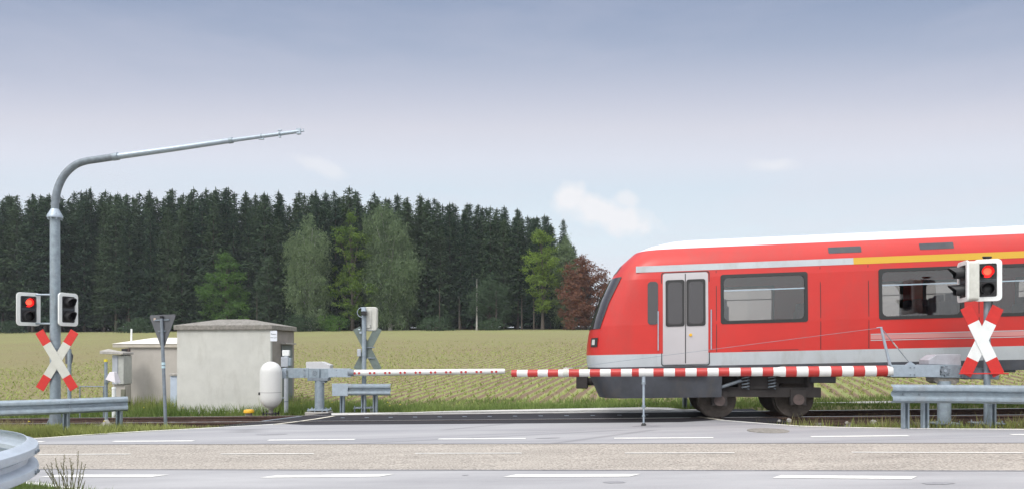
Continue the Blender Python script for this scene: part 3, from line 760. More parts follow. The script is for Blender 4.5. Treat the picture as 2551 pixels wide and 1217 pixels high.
for py in (864, 890): MB().box(Q3(917.5, py, .06), (.35, .04, .03)).build('cross_bracket', galv_d, fm)
MB().box(Q3(895, 877, -.02), (.1, .08, .2)).build('junction_box', box_g, fm, bevel=.01)
MB().box(Q3(899, 827, -.02), (.06, .1, .05)).rod(Q3(893, 820, -.06), Q3(897, 820, -.06), .018, n=8).build('clamp', galv_l, fm)
m = MB(); m.box(Q3(907, 1014), (.5, .4, .02))
for x in (-.22, .22): m.rod(Q3(907, 1014) + Vector((x, -.15, -.1)), Q3(907, 1014) + Vector((x, -.15, .06)), .018, n=6)
m.build('base_plate', galv_d, fm)

# yield sign seen from behind
yb = gp(412, 1062); dy_ = yb.y
ys = thing('give_way_sign', yb, 'leaning thin post carrying the dark back of a downward triangle sign', 'road sign')
MB().rod(W(413, 1066, dy_), W(402.5, 790, dy_), .035, n=12).build('pole', galv_d, ys)
MB().rod(W(402.5, 792, dy_), W(402.2, 786, dy_), .040, n=12).build('pole_cap', black_p, ys)
M = rotz(R(-28)); c = W(404.5, 826, dy_ + .06)
tri = [(-.445, .345), (-.42, .385), (.42, .385), (.445, .345), (.03, -.375), (-.03, -.375)]
nrm = M @ Vector((0, 1, 0))
pln = MB().prism([c + M @ Vector((x, 0, z)) for x, z in tri], nrm * .012).build('sign_plate', dgrey, ys, bevel=.003)
for zz, ww in ((.27, .5), (.02, .25)): MB().box(c + M @ Vector((0, -.012, zz)), (ww, .02, .03), M).build('bracket', galv_d, ys)
MB().box(c + M @ Vector((-.26, -.006, .29)), (.07, .004, .06), M).build('sticker', material('old_sticker', (.5, .4, .33), .6, 0, .3, 30), pln)
stk_m = material('pale_blue_sticker', (.45, .6, .66), .5)
for z0_, z1_ in ((-.06, -.01), (.01, .07)): MB().lathe(W(407.2, 909, dy_ - .002), [(.039, z0_), (.039, z1_)], 12).build('pole_label', stk_m, ys)

# ------------------------------------------------------------------ left barrier machine with white boom
bb = gp(795, 1026); db = bb.y
bl = thing('barrier', bb, 'barrier with plain white boom dotted with pairs of red reflectors', 'crossing barrier')
def Q4(px, py, dd=0.0): return W(px, py, db + dd)
MB().rod(Q4(796, 1020), Q4(796, 944), .125, n=20).build('pedestal', galv, bl)
m = MB(); m.box(Q4(795, 943, .02), (.55, .3, .08)); m.box(Q4(800, 949, .02), (.28, .24, .06)); m.build('pedestal_head', galv_d, bl, bevel=.006)
m = MB(); m.box(Q4(796, 1019), (.56, .40, .022))
for x in (-.25, -.08, .12, .25):
    for y in (-.17, .17): m.rod(Q4(796, 1019) + Vector((x, y, -.12)), Q4(796, 1019) + Vector((x, y, .05)), .018, n=6)
m.build('base_plate', galv_l, bl)
MB().box(Vector((bb.x, bb.y, bb.z - .05)), (.62, .5, .16)).build('foundation', conc, bl, bevel=.01)
hp = [(762, 900), (800, 899.5), (822, 908), (822, 918), (762, 918)]
MB().prism([Q4(x, y, .0) for x, y in hp], (0, .34, 0)).build('drive_housing', box_w, bl, bevel=.008)
MB().prism([Q4(762, 916.5, -.03), Q4(822, 916.5, -.03), Q4(822, 940, -.03), Q4(762, 940, -.03)], (0, .4, 0)).build('drive_case', galv, bl, bevel=.006)
# arm clamp plates and counterweight
MB().box((Q4(820, 927, -.06) + Q4(872, 927.3, -.06)) / 2 + Vector((0, 0, 0)), (.60, .03, .235)).build('boom_clamp', galv_l, bl, bevel=.004)
MB().box(Q4(783.5, 928, -.075), (.27, .03, .245)).build('hub_plate', galv, bl, bevel=.004)
bolts([Q4(784, 928, -.095) + Vector((.055 * math.cos(k * .8976 + .3), 0, .055 * math.sin(k * .8976 + .3))) for k in range(7)] + [Q4(784, 928, -.095)], bl, galv_d, .017, -.008, .01)
bolts([Q4(px, py, -.075) for px, py in ((757, 920), (757, 935), (838, 921), (838, 935), (714, 922), (714, 934))], bl, galv_d, .013, -.008, .03)
cw = [Q4(768, 915.5, -.04), Q4(768, 939.5, -.04), Q4(722, 940.5, -.04), Q4(716, 936, -.04), Q4(716, 919, -.04), Q4(722, 915.5, -.04)]
MB().prism(cw, (0, .035, 0)).build('counterweight_arm', galv, bl, bevel=.004)
MB().box(Q4(712, 928, .06), (.11, .28, .27)).build('counterweight', galv_l, bl, bevel=.01)
MB().rod(Q4(868, 927, -.02), Q4(882, 927, -.02), .105, .09, 18).build('boom_socket', galv_d, bl)
q0, q1 = Q4(877, 927.5, 0), Q4(1257, 923.5, -.05)
bm_ = MB().tube([q0, q0.lerp(q1, .5), q1, q1 + (q1 - q0).normalized() * .012], [.088, .080, .072, .06], 20).build('boom', white_g, bl)
dd_ = (q1 - q0); 
for k in range(10):
    f = lerp((891 - 877) / 380, (1231 - 877) / 380, k / 9)
    for s in (-.058, .058):
        p = q0 + dd_ * f + dd_.normalized() * s; r_ = lerp(.088, .072, f)
        MB().lathe(p + Vector((0, -r_ + .006, -.005)), [(.030, -.014), (.034, .004), (.034, .01)], 14, 'Y').build('reflector', red_boom, bm_)

# ------------------------------------------------------------------ right barrier, striped boom
b2 = gp(2350, 1057); d2 = b2.y
br = thing('barrier', b2, 'barrier with long boom banded red and white, propped by a thin strut', 'crossing barrier')
def Q5(px, py, dd=0.0): return W(px, py, d2 + dd)
MB().rod(Q5(2352, 1052), Q5(2352, 948), .108, n=20).build('pedestal', galv, br)
m = MB(); m.box(Q5(2350, 1052), (.47, .36, .02))
for x in (-.2, .2):
    for y in (-.14, .14): m.rod(Q5(2350, 1052) + Vector((x, y, -.12)), Q5(2350, 1052) + Vector((x, y, .05)), .014, n=6)
m.lathe(Vector((b2.x, b2.y, b2.z)), [(.16, -.1), (.16, .015)], 14)
m.build('base_plate', galv, br)
MB().prism([Q5(x, y, 0) for x, y in ((2326, 938), (2392, 938), (2389, 951), (2380, 955), (2336, 954), (2327, 948))], (0, .24, 0)).build('pedestal_head', conc_d, br, bevel=.006)
MB().prism([Q5(x, y, .0) for x, y in ((2314, 906), (2314, 895), (2333, 882), (2393, 881), (2395, 908))], (0, .3, 0)).build('drive_housing', material('housing_grey', (.36, .365, .40), .55, 0, .15, 8, stain=(.25, .25, .27), sscale=5), br, bevel=.008)
MB().prism([Q5(x, y, -.03) for x, y in ((2312, 907), (2394, 907), (2394, 940), (2312, 938))], (0, .36, 0)).build('drive_case', galv, br, bevel=.006)
MB().prism([Q5(x, y, -.075) for x, y in ((2220, 907.5), (2342, 907), (2341, 938), (2220, 937))], (0, .03, 0)).build('boom_clamp', galv_l, br, bevel=.004)
m = MB(); hc = Q5(2354, 922, -.05)
m.lathe(hc, [(.07, -.01), (.07, .02)], 22, 'Y')
m.build('hub_plate', galv_d, br)
bolts([hc + Vector((.082 * math.cos(k * .8976 + .3), 0, .082 * math.sin(k * .8976 + .3))) for k in range(7)], br, galv_d, .014, -.012, .03)
bolts([hc], br, galv_l, .026, -.02, 0)
bolts([Q5(px, py, -.08) for px, py in ((2224, 914), (2224, 932), (2268, 914), (2268, 932), (2278, 914), (2278, 932), (2395, 914), (2395, 935))], br, galv_d, .012, -.008, .03)
MB().prism([Q5(x, y, -.02) for x, y in ((2382, 909), (2478, 918), (2484, 944), (2382, 940))], (0, .03, 0)).build('counterweight_arm', galv_d, br, bevel=.004)
MB().box(Q5(2440, 932, .16), (.62, .14, .16)).build('counterweight', galv_d, br, bevel=.01)
# boom
def boom_pt(px):
    f = (px - 1275) / (2217 - 1275.0)
    # perspective-true point on the straight boom
    A, B = W(1275, 928.5, 13.75), W(2222, 922.5, d2 - .02)
    u = (px - CX) / F; s = (u * A.y - A.x) / ((B.x - A.x) - u * (B.y - A.y)); return A.lerp(B, s)
A_, S_, B_ = boom_pt(1275), boom_pt(1938), boom_pt(2222)
ax = (B_ - A_).normalized()
def brad(px): return lerp(.070, .082, (px - 1275) / 663.0) if px < 1938 else lerp(.094, .097, (px - 1938) / 284)
m = MB().tube([A_, A_ + ax * .015, S_ - ax * .02, S_ + ax * .03, S_ + ax * .05, B_], [.058, brad(1275), brad(1937), .088, brad(1940), brad(2222)], 22)
bo = m.build('boom', white_g, br)
reds = [1275.5] + [1260 + v / 2.3405 for v in (130, 248, 370, 492, 613, 736, 861, 986, 1112, 1240, 1367, 1495)]
rede = [1289] + [1260 + v / 2.3405 for v in (189, 308, 430, 551, 673, 790, 921, 1047, 1175, 1302, 1430, 1558)]
reds += [1650 + v / 3.925 for v in (1201, 1421, 1641, 1861, 2084)]; rede += [1650 + v / 3.925 for v in (1307, 1527, 1748, 1970, 2192)]
for x0, x1 in zip(reds, rede):
    p, q = boom_pt(x0), boom_pt(x1); MB().tube([p, q], [brad(x0) + .002, brad(x1) + .002], 22, True).build('red_band', red_boom, bo)
c = boom_pt(1410)
MB().tube([c - ax * .05, c + ax * .05], .083, 18).rod(c + Vector((0, 0, .06)), c + Vector((0, 0, .11)), .02, n=8).box(c + Vector((.04, 0, .095)), (.18, .03, .018)).build('cable_clamp', house_w, br)
MB().tube([boom_pt(1592), boom_pt(1606)], brad(1600) + .004, 20).build('strut_collar', white_g, br)
# strut
sc_ = boom_pt(1603.5); sb_ = Vector((sc_.x, sc_.y, G(sc_.x, sc_.y)))
def SZ(py): return Vector((sc_.x, sc_.y, EYE + (CY - py) / F * sc_.y))
st = MB().rod(SZ(928), SZ(955), .036, n=12); st.rod(SZ(955), SZ(1012), .024, n=12); st.rod(SZ(1010), SZ(1054), .019, n=12)
st = st.build('strut', galv_l, br)
for ya, yb3, r_ in ((950, 956, .042), (1008, 1014, .038), (1033, 1037, .034)): MB().rod(SZ(ya), SZ(yb3), r_, n=12).build('strut_joint', galv, st)
MB().lathe(sb_ + Vector((0, 0, .004)), [(.05, 0), (.05, .02), (.028, .05)], 14).build('strut_foot', t_rub, st)
# truss wire mast
mb0, mt = Q5(2217, 908, -.04), Q5(2195, 815, -.04)
MB().tube([mb0, mt], [.028, .020], 10).rod(mt + Vector((-.08, 0, .0)), mt + Vector((.02, 0, .01)), .009, n=6).build('wire_mast', galv_l, br)
we = Q5(2268, 905, -.04); tb = mt.lerp(we, .48)
for wa, wb_, r_ in ((mt, tb, .007), (tb + (we - mt) * .05, we, .006), (boom_pt(1414) + Vector((0, 0, .10)), mt, .004)): MB().rod(wa, wb_, r_, n=6).build('stay_wire', galv_d, br)
MB().rod(tb - (we - mt) * .07, tb + (we - mt) * .08, .014, n=8).build('turnbuckle', conc, br)
MB().prism([Q5(2256, 907, -.05), Q5(2280, 907, -.05), Q5(2268, 898, -.05)], (0, .02, 0)).build('wire_anchor', galv_l, br)

# ------------------------------------------------------------------ radar scanner capsule, beacon, posts
cb = gp(675, 1031)
cp_ = thing('obstacle_scanner', cb, 'white capsule shaped scanner on a short stem beside the track', 'scanner')
sx = F / cb.y
rr = 26.5 / sx; zb, ztp = (1031 - 1016) / sx, (1031 - 899) / sx
pr = []
for k in range(9): a = R(-90 + 90 * k / 8 * 1.0); pr.append((max(.002, rr * math.cos(a)), zb + rr * 1.05 + rr * 1.05 * math.sin(a)))
seam = (1031 - 975.5) / sx
lo_ = [p for p in pr if p[1] < seam - .01] + [(rr, seam - .004)]
up_ = [(rr, seam + .004)]
for k in range(9): a = R(90 * k / 8); up_.append((max(.002, rr * math.cos(a)), ztp - rr * 1.05 + rr * 1.05 * math.sin(a)))
MB().lathe(cb, up_, 36).build('upper_shell', white_g, cp_); MB().lathe(cb, lo_, 36).build('lower_shell', white_g, cp_)
MB().lathe(cb, [(rr - .008, seam - .006), (rr - .008, seam + .006)], 36).box(cb + Vector((-rr + .03, -rr * .5, seam - .03)), (.04, .06, .07)).build('seam_band', black_p, cp_)
m = MB(); m.rod(cb + Vector((0, 0, -.02)), cb + Vector((0, 0, zb + .05)), .06, n=14); m.build('stem', conc_d, cp_)
m = MB(); m.box(cb + Vector((0, 0, .03)), (.30, .24, .02))
for s in (-1, 1):
    for y in (-.11, .11): m.rod(cb + Vector((s * .16, y, -.04)), cb + Vector((s * .16, y, .08)), .016, n=6); m.box(cb + Vector((s * .16, y, .02)), (.06, .05, .03))
m.build('base_plate', black_p, cp_)
yb_ = gp(620, 1033); s_ = F / yb_.y
bc = thing('beacon', yb_, 'small orange yellow cap on a dark foot in the grass by the rail', 'marker')
MB().lathe(yb_, [(.10, 6 / s_), (.132, 6.5 / s_), (.135, 11 / s_), (.12, 13.5 / s_), (.05, 15 / s_), (.002, 15.2 / s_)], 20).build('cap', yellow, bc)
MB().lathe(yb_, [(.09, -.05), (.085, 7 / s_)], 16).build('foot', conc_d, bc)

pb = gp(713, 1023)
sp_ = thing('sensor_post', pb, 'light grey post carrying small boxes next to the white capsule', 'post'); dp = pb.y
MB().rod(W(713, 1026, dp), W(713, 884, dp), .056, n=14).build('pole', box_g, sp_)
MB().box(W(713, 878, dp), (.19, .12, .16)).build('sensor_cap', white_p, sp_, bevel=.012)
MB().box(W(710, 900, dp - .05), (.2, .1, .28)).build('control_box', box_g, sp_, bevel=.012)
MB().box(W(722, 900, dp), (.10, .16, .22)).build('side_box', galv, sp_, bevel=.01)
MB().rod(W(700, 990, dp), W(713, 990, dp), .02, n=8).rod(W(713, 998, dp) + Vector((0, 0, -.01)), W(713, 998, dp) + Vector((0, 0, .01)), .062, n=14).build('pipe_clamp', galv_d, sp_)

kb = gp(265, 1061); dk_ = kb.y
lp_ = thing('marker_post', kb, 'slim grey post with a yellow tip and a white shade on its side', 'post')
MB().rod(W(265, 1052, dk_), W(263.5, 898, dk_), .034, n=12).build('pole', galv, lp_)
MB().rod(W(263.5, 900, dk_), W(263.5, 893.5, dk_), .037, n=12).build('cap', yellow2, lp_)
ss = W(281, 938, dk_ - .02)
MB().add([ss + Vector(p) for p in ((-.10, -.12, -.05), (.13, -.12, -.13), (.13, .1, -.13), (-.10, .1, -.05), (-.03, -.08, .12), (.07, -.08, .12), (.07, .05, .12), (-.03, .05, .12))], [(0, 1, 2, 3), (4, 7, 6, 5), (0, 4, 5, 1), (1, 5, 6, 2), (2, 6, 7, 3), (3, 7, 4, 0)]).build('shade', material('pinkish_white_shade', (.66, .63, .66), .4), lp_, bevel=.008)
MB().rod(W(265, 953, dk_), W(274, 948, dk_), .014, n=6).rod(W(264, 956, dk_) , W(264, 951, dk_), .04, n=12).build('shade_bracket', galv_d, lp_)
MB().lathe(Vector((kb.x, kb.y, kb.z)), [(.16, -.03), (.14, .03), (.06, .11), (.035, .16)], 12).box(kb + Vector((.05, 0, 0)), (.7, .3, .05)).build('foot', conc, lp_)

# ------------------------------------------------------------------ huts and cabinets
def hut_base(x, y): return Vector((x, y, ground_h(x, y)))
# big hut
B0 = W(674, 1018, 19.3); fd = Vector((-math.cos(R(7)), math.sin(R(7)), 0)); rd = Vector((.06, 1, 0)).normalized()
wl_ = 2.80; dl = 1.75
def solve_len(px, org, d):
    u = (px - CX) / F; return (u * org.y - org.x) / (d.x - u * d.y)
wl_ = solve_len(441, B0, fd)
hz0 = ground_h(B0.x, B0.y) - .25; hz1 = EYE + (CY - 820) / F * B0.y
C0 = Vector((B0.x, B0.y, 0)); C1 = C0 + fd * wl_; C2 = C1 + rd * dl; C3 = C0 + rd * dl
h1 = thing('concrete_hut', Vector((C0.x, C0.y, hz0)), 'large pale plastered hut with dark slab roof beyond the track', 'hut')
def wallbox(a, b, z0, z1, inward, th=.12):
    return MB().prism([Vector((a.x, a.y, z0)), Vector((b.x, b.y, z0)), Vector((b.x, b.y, z1)), Vector((a.x, a.y, z1))], inward * th)
wallbox(C1, C0 - fd * .0, hz0, hz1, rd).build('wall', plaster, h1)
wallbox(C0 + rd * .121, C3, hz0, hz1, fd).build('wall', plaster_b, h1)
wallbox(C1 + rd * .121, C2, hz0, hz1, -fd).build('wall', plaster, h1)
wallbox(C2 - fd * .121, C3 + fd * .121, hz0, hz1, -rd).build('wall', plaster, h1)
ov = .07; rz0 = hz1 - .0; th_ = .155
def roof(cs, ov, z, th, rise, dx, dyv, flat=.25):
    """slab with a shallow hipped top; cs = 4 corners"""
    cen = sum(cs, Vector()) / 4
    o = []
    for c in cs:
        d = c - cen; a = d.dot(dx); b = d.dot(dyv)
        o.append(c + dx * math.copysign(ov, a) + dyv * math.copysign(ov, b))
    m = MB(); lo = [Vector((c.x, c.y, z)) for c in o]; hi = [Vector((c.x, c.y, z + th)) for c in o]
    tp = [Vector((lerp(cen.x, c.x, flat), lerp(cen.y, c.y, flat), z + th + rise)) for c in o]
    f = [(0, 1, 2, 3)]
    for i in range(4):
        j = (i + 1) % 4; f += [(i, j, 4 + j, 4 + i), (4 + i, 4 + j, 8 + j, 8 + i)]
    f.append((8, 9, 10, 11)); return m.add(lo + hi + tp, f)
roof([C0, C1, C2, C3], ov, hz1 + .002, .135, .19, fd, rd, .3).build('roof', conc_d, h1, bevel=.012)
dr_ = C0 + rd * .75 - fd * .012
MB().prism([Vector((dr_.x, dr_.y, hz0 + .3)), Vector((dr_.x, dr_.y, hz0 + .3)) + rd * .8, Vector((dr_.x, dr_.y, hz1 - .42)) + rd * .8, Vector((dr_.x, dr_.y, hz1 - .42))], fd * -.02).build('door', door_g, h1, bevel=.004)
MB().box(Vector((dr_.x, dr_.y, hz1 - .38)) + rd * .4 - fd * .06, (.16, .95, .04)).build('door_canopy', conc, h1)
sg_c = Vector((C0.x, C0.y, hz1 - .02)) + Vector((.10, -.035, -.155))
sg = MB().prism([sg_c + Vector((x, 0, z)) for x, z in rrect(.19, .30, .025)], (0, .012, 0)).build('sign', sign_w, h1)
text('lettering', 'Posten', .055, sg_c + Vector((0, -.002, .05)), (R(90), 0, 0), ink, sg)
text('lettering', 'Km 2,23', .05, sg_c + Vector((0, -.002, -.045)), (R(90), 0, 0), ink, sg)
MB().box(sg_c + Vector((-.0, .025, 0)), (.03, .03, .2)).build('sign_bracket', galv_d, h1)

# low hut with white roof
D0 = W(444, 1005, 21.4); fd2 = Vector((-math.cos(R(1)), math.sin(R(1)), 0)); rd2 = Vector((0, 1, 0))
D0 = D0 - fd2 * .45
w2 = solve_len(320, D0, fd2); h2z0 = ground_h(D0.x, D0.y) - .2; h2z1 = EYE + (CY - 864) / F * 21.4
E0 = Vector((D0.x, D0.y, 0)); E1 = E0 + fd2 * w2; E2 = E1 + rd2 * 1.8 + fd2 * .0; E3 = E0 + rd2 * 1.8
h2 = thing('equipment_hut', Vector((E0.x, E0.y, h2z0)), 'low beige hut with white roof, partly hidden by the larger hut', 'hut')
MB().prism([Vector((p.x, p.y, h2z0)) for p in (E0, E1, E2, E3)], (0, 0, h2z1 - h2z0)).build('wall', beige, h2, bevel=.006)
# the roof overhangs far to the left
F1 = E1 + fd2 * .46; F2 = F1 + rd2 * 1.8
MB().prism([Vector((p.x, p.y, h2z1 - .001)) for p in (E0 - fd2 * .05 - rd2 * .08, F1 - rd2 * .08, F2, E3 - fd2 * .05)], (0, 0, .115)).build('fascia', fascia_b, h2, bevel=.006)
zt2 = h2z1 + .116
qa = [E0 - fd2 * .07 - rd2 * .10, F1 + fd2 * .02 - rd2 * .10, F2 + fd2 * .02, E3 - fd2 * .07]
qb = [E0 + rd2 * .6 - fd2 * .07, F1 - fd2 * .95 + rd2 * .6, F1 - fd2 * .95 + rd2 * 1.2, E0 + rd2 * 1.2 - fd2 * .07]
MB().add([Vector((p.x, p.y, zt2)) for p in qa] + [Vector((p.x, p.y, zt2 + .20)) for p in qb], [(0, 1, 2, 3), (0, 1, 5, 4), (1, 2, 6, 5), (2, 3, 7, 6), (3, 0, 4, 7), (4, 5, 6, 7)]).build('roof', roof_w, h2)
MB().rod(W(327, 852, 21.9), W(327.5, 818, 21.9), .028, n=8).build('antenna', white_p, h2)
# brown post and cabinets left of it
d_ = 20.9
p_ = W(318, 1004, d_); pz = ground_h(p_.x, p_.y)
bp_ = thing('steel_post', Vector((p_.x, p_.y, pz)), 'dark brown upright steel post at the corner of the low beige hut', 'post')
MB().box((W(318, 866, d_) + Vector((p_.x, p_.y, pz - .1))) / 2, (.13, .10, W(0, 866, d_).z - pz + .1)).build('upright', rust_p, bp_, bevel=.006)
MB().box(W(312, 880, d_ - .02), (.16, .14, .32)).build('cable_box', black_p, bp_, bevel=.01)
c_ = W(293, 990, 20.4); cz_ = ground_h(c_.x, c_.y)
cab = thing('control_cabinet', Vector((c_.x, c_.y, cz_)), 'grey control cabinet under a small concrete cap left of the huts', 'cabinet')
def pbox(x0, y0, x1, y1, d, th): 
    return MB().prism([W(x0, y0, d), W(x1, y0, d), W(x1, y1, d), W(x0, y1, d)], (0, th, 0))
cap = MB()
q = [W(248, 880, 20.3), W(306, 882, 20.3)]
cap.add([q[0], q[1], q[1] + Vector((0, .6, 0)), q[0] + Vector((0, .6, 0)), W(248, 873, 20.3), W(306, 876, 20.3), W(306, 876, 20.3) + Vector((0, .6, 0)), W(248, 873, 20.3) + Vector((0, .6, 0)), W(270, 867.5, 20.5), W(296, 873, 20.5), W(296, 873, 20.7), W(270, 867.5, 20.7)],
        [(0, 1, 2, 3), (0, 1, 5, 4), (1, 2, 6, 5), (2, 3, 7, 6), (3, 0, 4, 7), (4, 5, 9, 8), (5, 6, 10, 9), (6, 7, 11, 10), (7, 4, 8, 11), (8, 9, 10, 11)])
cap.build('cap', conc, cab, bevel=.008)
pbox(279, 883, 293, 956, 20.42, .45).build('side_panel', box_g, cab, bevel=.01)
pbox(294, 884, 308, 956, 20.42, .45).build('door', material('pale_green_grey', (.42, .43, .40), .6, 0, .15, 6), cab, bevel=.01)
pbox(281, 957, 311, 1000, 20.5, .35).build('plinth', beige, cab, bevel=.006)
pbox(300, 968, 311, 990, 20.42, .06).build('meter_box', material('olive_box', (.16, .16, .12), .7), cab, bevel=.02)
c_ = W(434, 1005, 20.5); cz_ = ground_h(c_.x, c_.y)
sc2 = thing('small_cabinet', Vector((c_.x, c_.y, cz_)), 'narrow pale blue cabinet with concrete lid between the two huts', 'cabinet')
pbox(424, 935, 441, 1012, 20.4, .3).build('body', material('pale_blue_box', (.47, .54, .64), .5, 0, .1, 4), sc2, bevel=.008)
pbox(421, 929, 443, 934.5, 20.35, .4).build('lid', conc, sc2, bevel=.008)
# white pipe stub
c_ = W(284, 990, 19.6); cz_ = ground_h(c_.x, c_.y)
vp = thing('vent_pipe', Vector((c_.x, c_.y, cz_)), 'short white pipe stub rising behind the guardrail end', 'pipe')
MB().rod(Vector((c_.x, c_.y, cz_ - .05)), W(284, 966, 19.6), .055, n=12).build('pipe', white_p, vp)
MB().rod(W(284, 966.5, 19.6), W(284, 963, 19.6), .063, .055, n=12).build('pipe_cap', white_p, vp)
# thin hoop
c_ = W(199, 1000, 19.0); hb = Vector((c_.x, c_.y, ground_h(c_.x, c_.y)))
hp_ = MB(); e_ = W(258, 1000, 19.0); zh = W(0, 961.5, 19.0).z
hp_.tube([Vector((hb.x, hb.y, hb.z - .05)), Vector((hb.x, hb.y, zh))], .016, 8); hp_.tube([Vector((e_.x, e_.y, ground_h(e_.x, e_.y) - .05)), Vector((e_.x, e_.y, zh))], .016, 8)
hp_.tube([Vector((hb.x - .014, hb.y, zh)), Vector((e_.x + .014, e_.y, zh))], .016, 8)
tag(hp_.build('railing', galv_d, None, origin=hb), 'low thin metal hoop railing in the field behind the left guardrail', 'railing')
# small trackside board behind the mast
c_ = W(173, 1000, 20.0); hb = Vector((c_.x, c_.y, ground_h(c_.x, c_.y)))
tb_ = thing('trackside_board', hb, 'grey post with dark pointed board half hidden behind the left cross', 'railway sign')
MB().rod(Vector((hb.x, hb.y, hb.z - .1)), W(173, 868, 20.0), .05, n=10).build('pole', galv, tb_)
MB().prism([W(x, y, 20.08) for x, y in ((163, 905), (178, 905), (180, 898), (182, 884), (172, 866), (162, 884))], (0, .012, 0)).build('board', dgrey, tb_)
# posts behind the train
for i, (px, w_) in enumerate(((1706, .09), (1728, .16))):
    c_ = W(px, 1020, 17.6); hb = Vector((c_.x, c_.y, G(c_.x, c_.y) - .05))
    o = MB(); sigma_post(o, hb, W(0, 968, 17.6).z, .1, w=w_); o = o.build('bollard_post', galv_d, None, smooth_=False, origin=hb)
    tag(o, ('narrower' if i == 0 else 'wider') + ' of two steel posts in the grass below the train floor', 'post')
# manhole cover in the road
mh = gp(1917, 1071.5)
mo = thing('manhole_cover', mh, 'round dark manhole cover set in the road below the boom', 'manhole cover')
MB().lathe(Vector((mh.x, mh.y, mh.z)), [(.37, -.02), (.37, .006), (.33, .007)], 40).build('frame', conc_d, mo)
MB().lathe(Vector((mh.x, mh.y, mh.z)), [(.325, .0), (.325, .009), (.30, .011)], 40).build('lid', conc_d, mo)
# bits of pale rubble by the deck end
for px, py, s in ((1966, 1047, .05), (1941, 1048, .03), (2110, 1052, .03), (2176, 1051, .05), (2300, 1049, .03)):
    q = gp(px, py); m = MB(); rnd = random.Random(px); pts = []
    m.lathe(q + Vector((0, 0, .0)), [(s, -.02), (s * 1.1, s * .4), (s * .6, s * .95), (.004, s)], 7); 
    for v in m.v: v += Vector((rnd.uniform(-1, 1), rnd.uniform(-1, 1), rnd.uniform(-1, 1))) * s * .22
    tag(m.build('stone', conc, None, origin=q, smooth_=False), 'pale broken stone lying in the grass strip between edge line and rail', 'stone', 'loose pale stones beside the right road edge')

# ------------------------------------------------------------------ the train (at rest where the blurred one passes)
tn = thing('train', T(2, 0, 0), 'red regional railcar with white roof rolling over the crossing', 'train')
A_NOSE, A_END = 1.72, 30.0
def width(h):
    P = [(.45, 1.30), (.62, 1.34), (.95, 1.385), (1.3, 1.405), (2.0, 1.41), (2.9, 1.375), (3.2, 1.33), (3.42, 1.24), (3.55, 1.13), (3.66, 1.09), (3.74, .92), (3.80, .45), (3.81, 0)]
    for (a, b), (c, d) in zip(P, P[1:]):
        if a <= h <= c: return lerp(b, d, (h - a) / (c - a))
    return P[0][1] if h < .45 else 0
def nose(h):
    P = [(.4, .30), (.6, .22), (.95, .06), (1.3, .0), (1.7, .02), (2.0, .09), (2.5, .27), (3.0, .52), (3.3, .74), (3.55, 1.02), (3.66, 1.3), (3.74, 1.65), (3.81, 2.2)]
    for (a, b), (c, d) in zip(P, P[1:]):
        if a <= h <= c: return lerp(b, d, (h - a) / (c - a))
    return P[0][1]
def plan(h, s):
    """s 0..1 round the nose from the centre line to the straight side -> (along, half width)"""
    w = width(h); a = s * math.pi / 2; ex = .62
    return A_NOSE + nose(h) + .85 * (1 - math.cos(a) ** ex if s < 1 else 1), w * math.sin(a) ** ex if s > 0 else 0
NS = 12
def band(hs, mat, name, parent=None, a_from=None, a_to=A_END, off=0, nose_too=True, sides=(-1, 1), mid=True):
    """skin of the car body for the height range hs"""
    m = MB()
    st = [];
    if nose_too:
        for s in [k / NS for k in range(NS, 0, -1)]: st.append((-1, s))
        st.append((0, 0))
        for s in [k / NS for k in range(1, NS + 1)]: st.append((1, s))
        cols = []
        for h in hs:
            row = []
            w = width(h)
            row.append(T(a_to, -w - off, h)); 
            for aa_ in ((24, 20, 16, 12, 8) if mid else ()): row.append(T(aa_, -w - off, h))
            for sd_, s in st:
                al, hw = plan(h, s); row.append(T(al, sd_ * (hw + (off if sd_ else 0)), h))
            for aa_ in ((8, 12, 16, 20, 24) if mid else ()): row.append(T(aa_, w + off, h))
            row.append(T(a_to, w + off, h)); cols.append(row)
        n = len(cols[0]); vs = [p for r_ in cols for p in r_]
        m.add(vs, [(i * n + j, i * n + j + 1, (i + 1) * n + j + 1, (i + 1) * n + j) for i in range(len(cols) - 1) for j in range(n - 1)])
    else:
        for sd_ in sides:
            vs = []
            for h in hs: vs += [T(a_from, sd_ * (width(h) + off), h), T(a_to, sd_ * (width(h) + off), h)]
            m.add(vs, [(2 * i, 2 * i + 1, 2 * i + 3, 2 * i + 2) for i in range(len(hs) - 1)])
    return m.build(name, mat, parent or tn, fix=False)
WIN = [(1800, 2010), (2195, 2400), (2470, 2680)]
a_x = lambda px: (lambda y: ((px - CX) / F * y + .197) / .99)(14.37 / (1 + .142 * (px - CX) / F))
OPEN = [(a_x(p), a_x(q)) for p, q in WIN]
_a = OPEN[-1][1] + .5
while _a < A_END - 2.2: OPEN.append((_a, _a + 1.9)); _a += 2.4
H0, H1 = 1.98, 2.92
body = band([1.38, 1.6, 1.85, H0], t_red, 'body')
MID = [H0, 2.2, 2.45, 2.7, H1]
band([H1, 3.0, 3.1, 3.2, 3.3, 3.42, 3.49, 3.55], t_red, 'roof_edge_panel', body)
band(MID, t_red, 'cab_panel', body, a_to=OPEN[0][0], mid=False)
for (p0_, p1_), (q0_, q1_) in zip(OPEN, OPEN[1:] + [(A_END, 0)]):
    for sd_ in (-1, 1): band(MID, t_red, 'window_pillar', body, a_from=p1_, a_to=q0_, nose_too=False, sides=(sd_,))
band([1.12, 1.25, 1.38], t_lg, 'lower_stripe')
band([3.55, 3.6, 3.66, 3.70, 3.74, 3.77, 3.80, 3.81], t_white, 'roof')
aY = a_x(2130)
band([3.06, 3.12, 3.19], t_lg, 'upper_stripe', a_from=a_x(1585), a_to=aY, off=.004, nose_too=False)
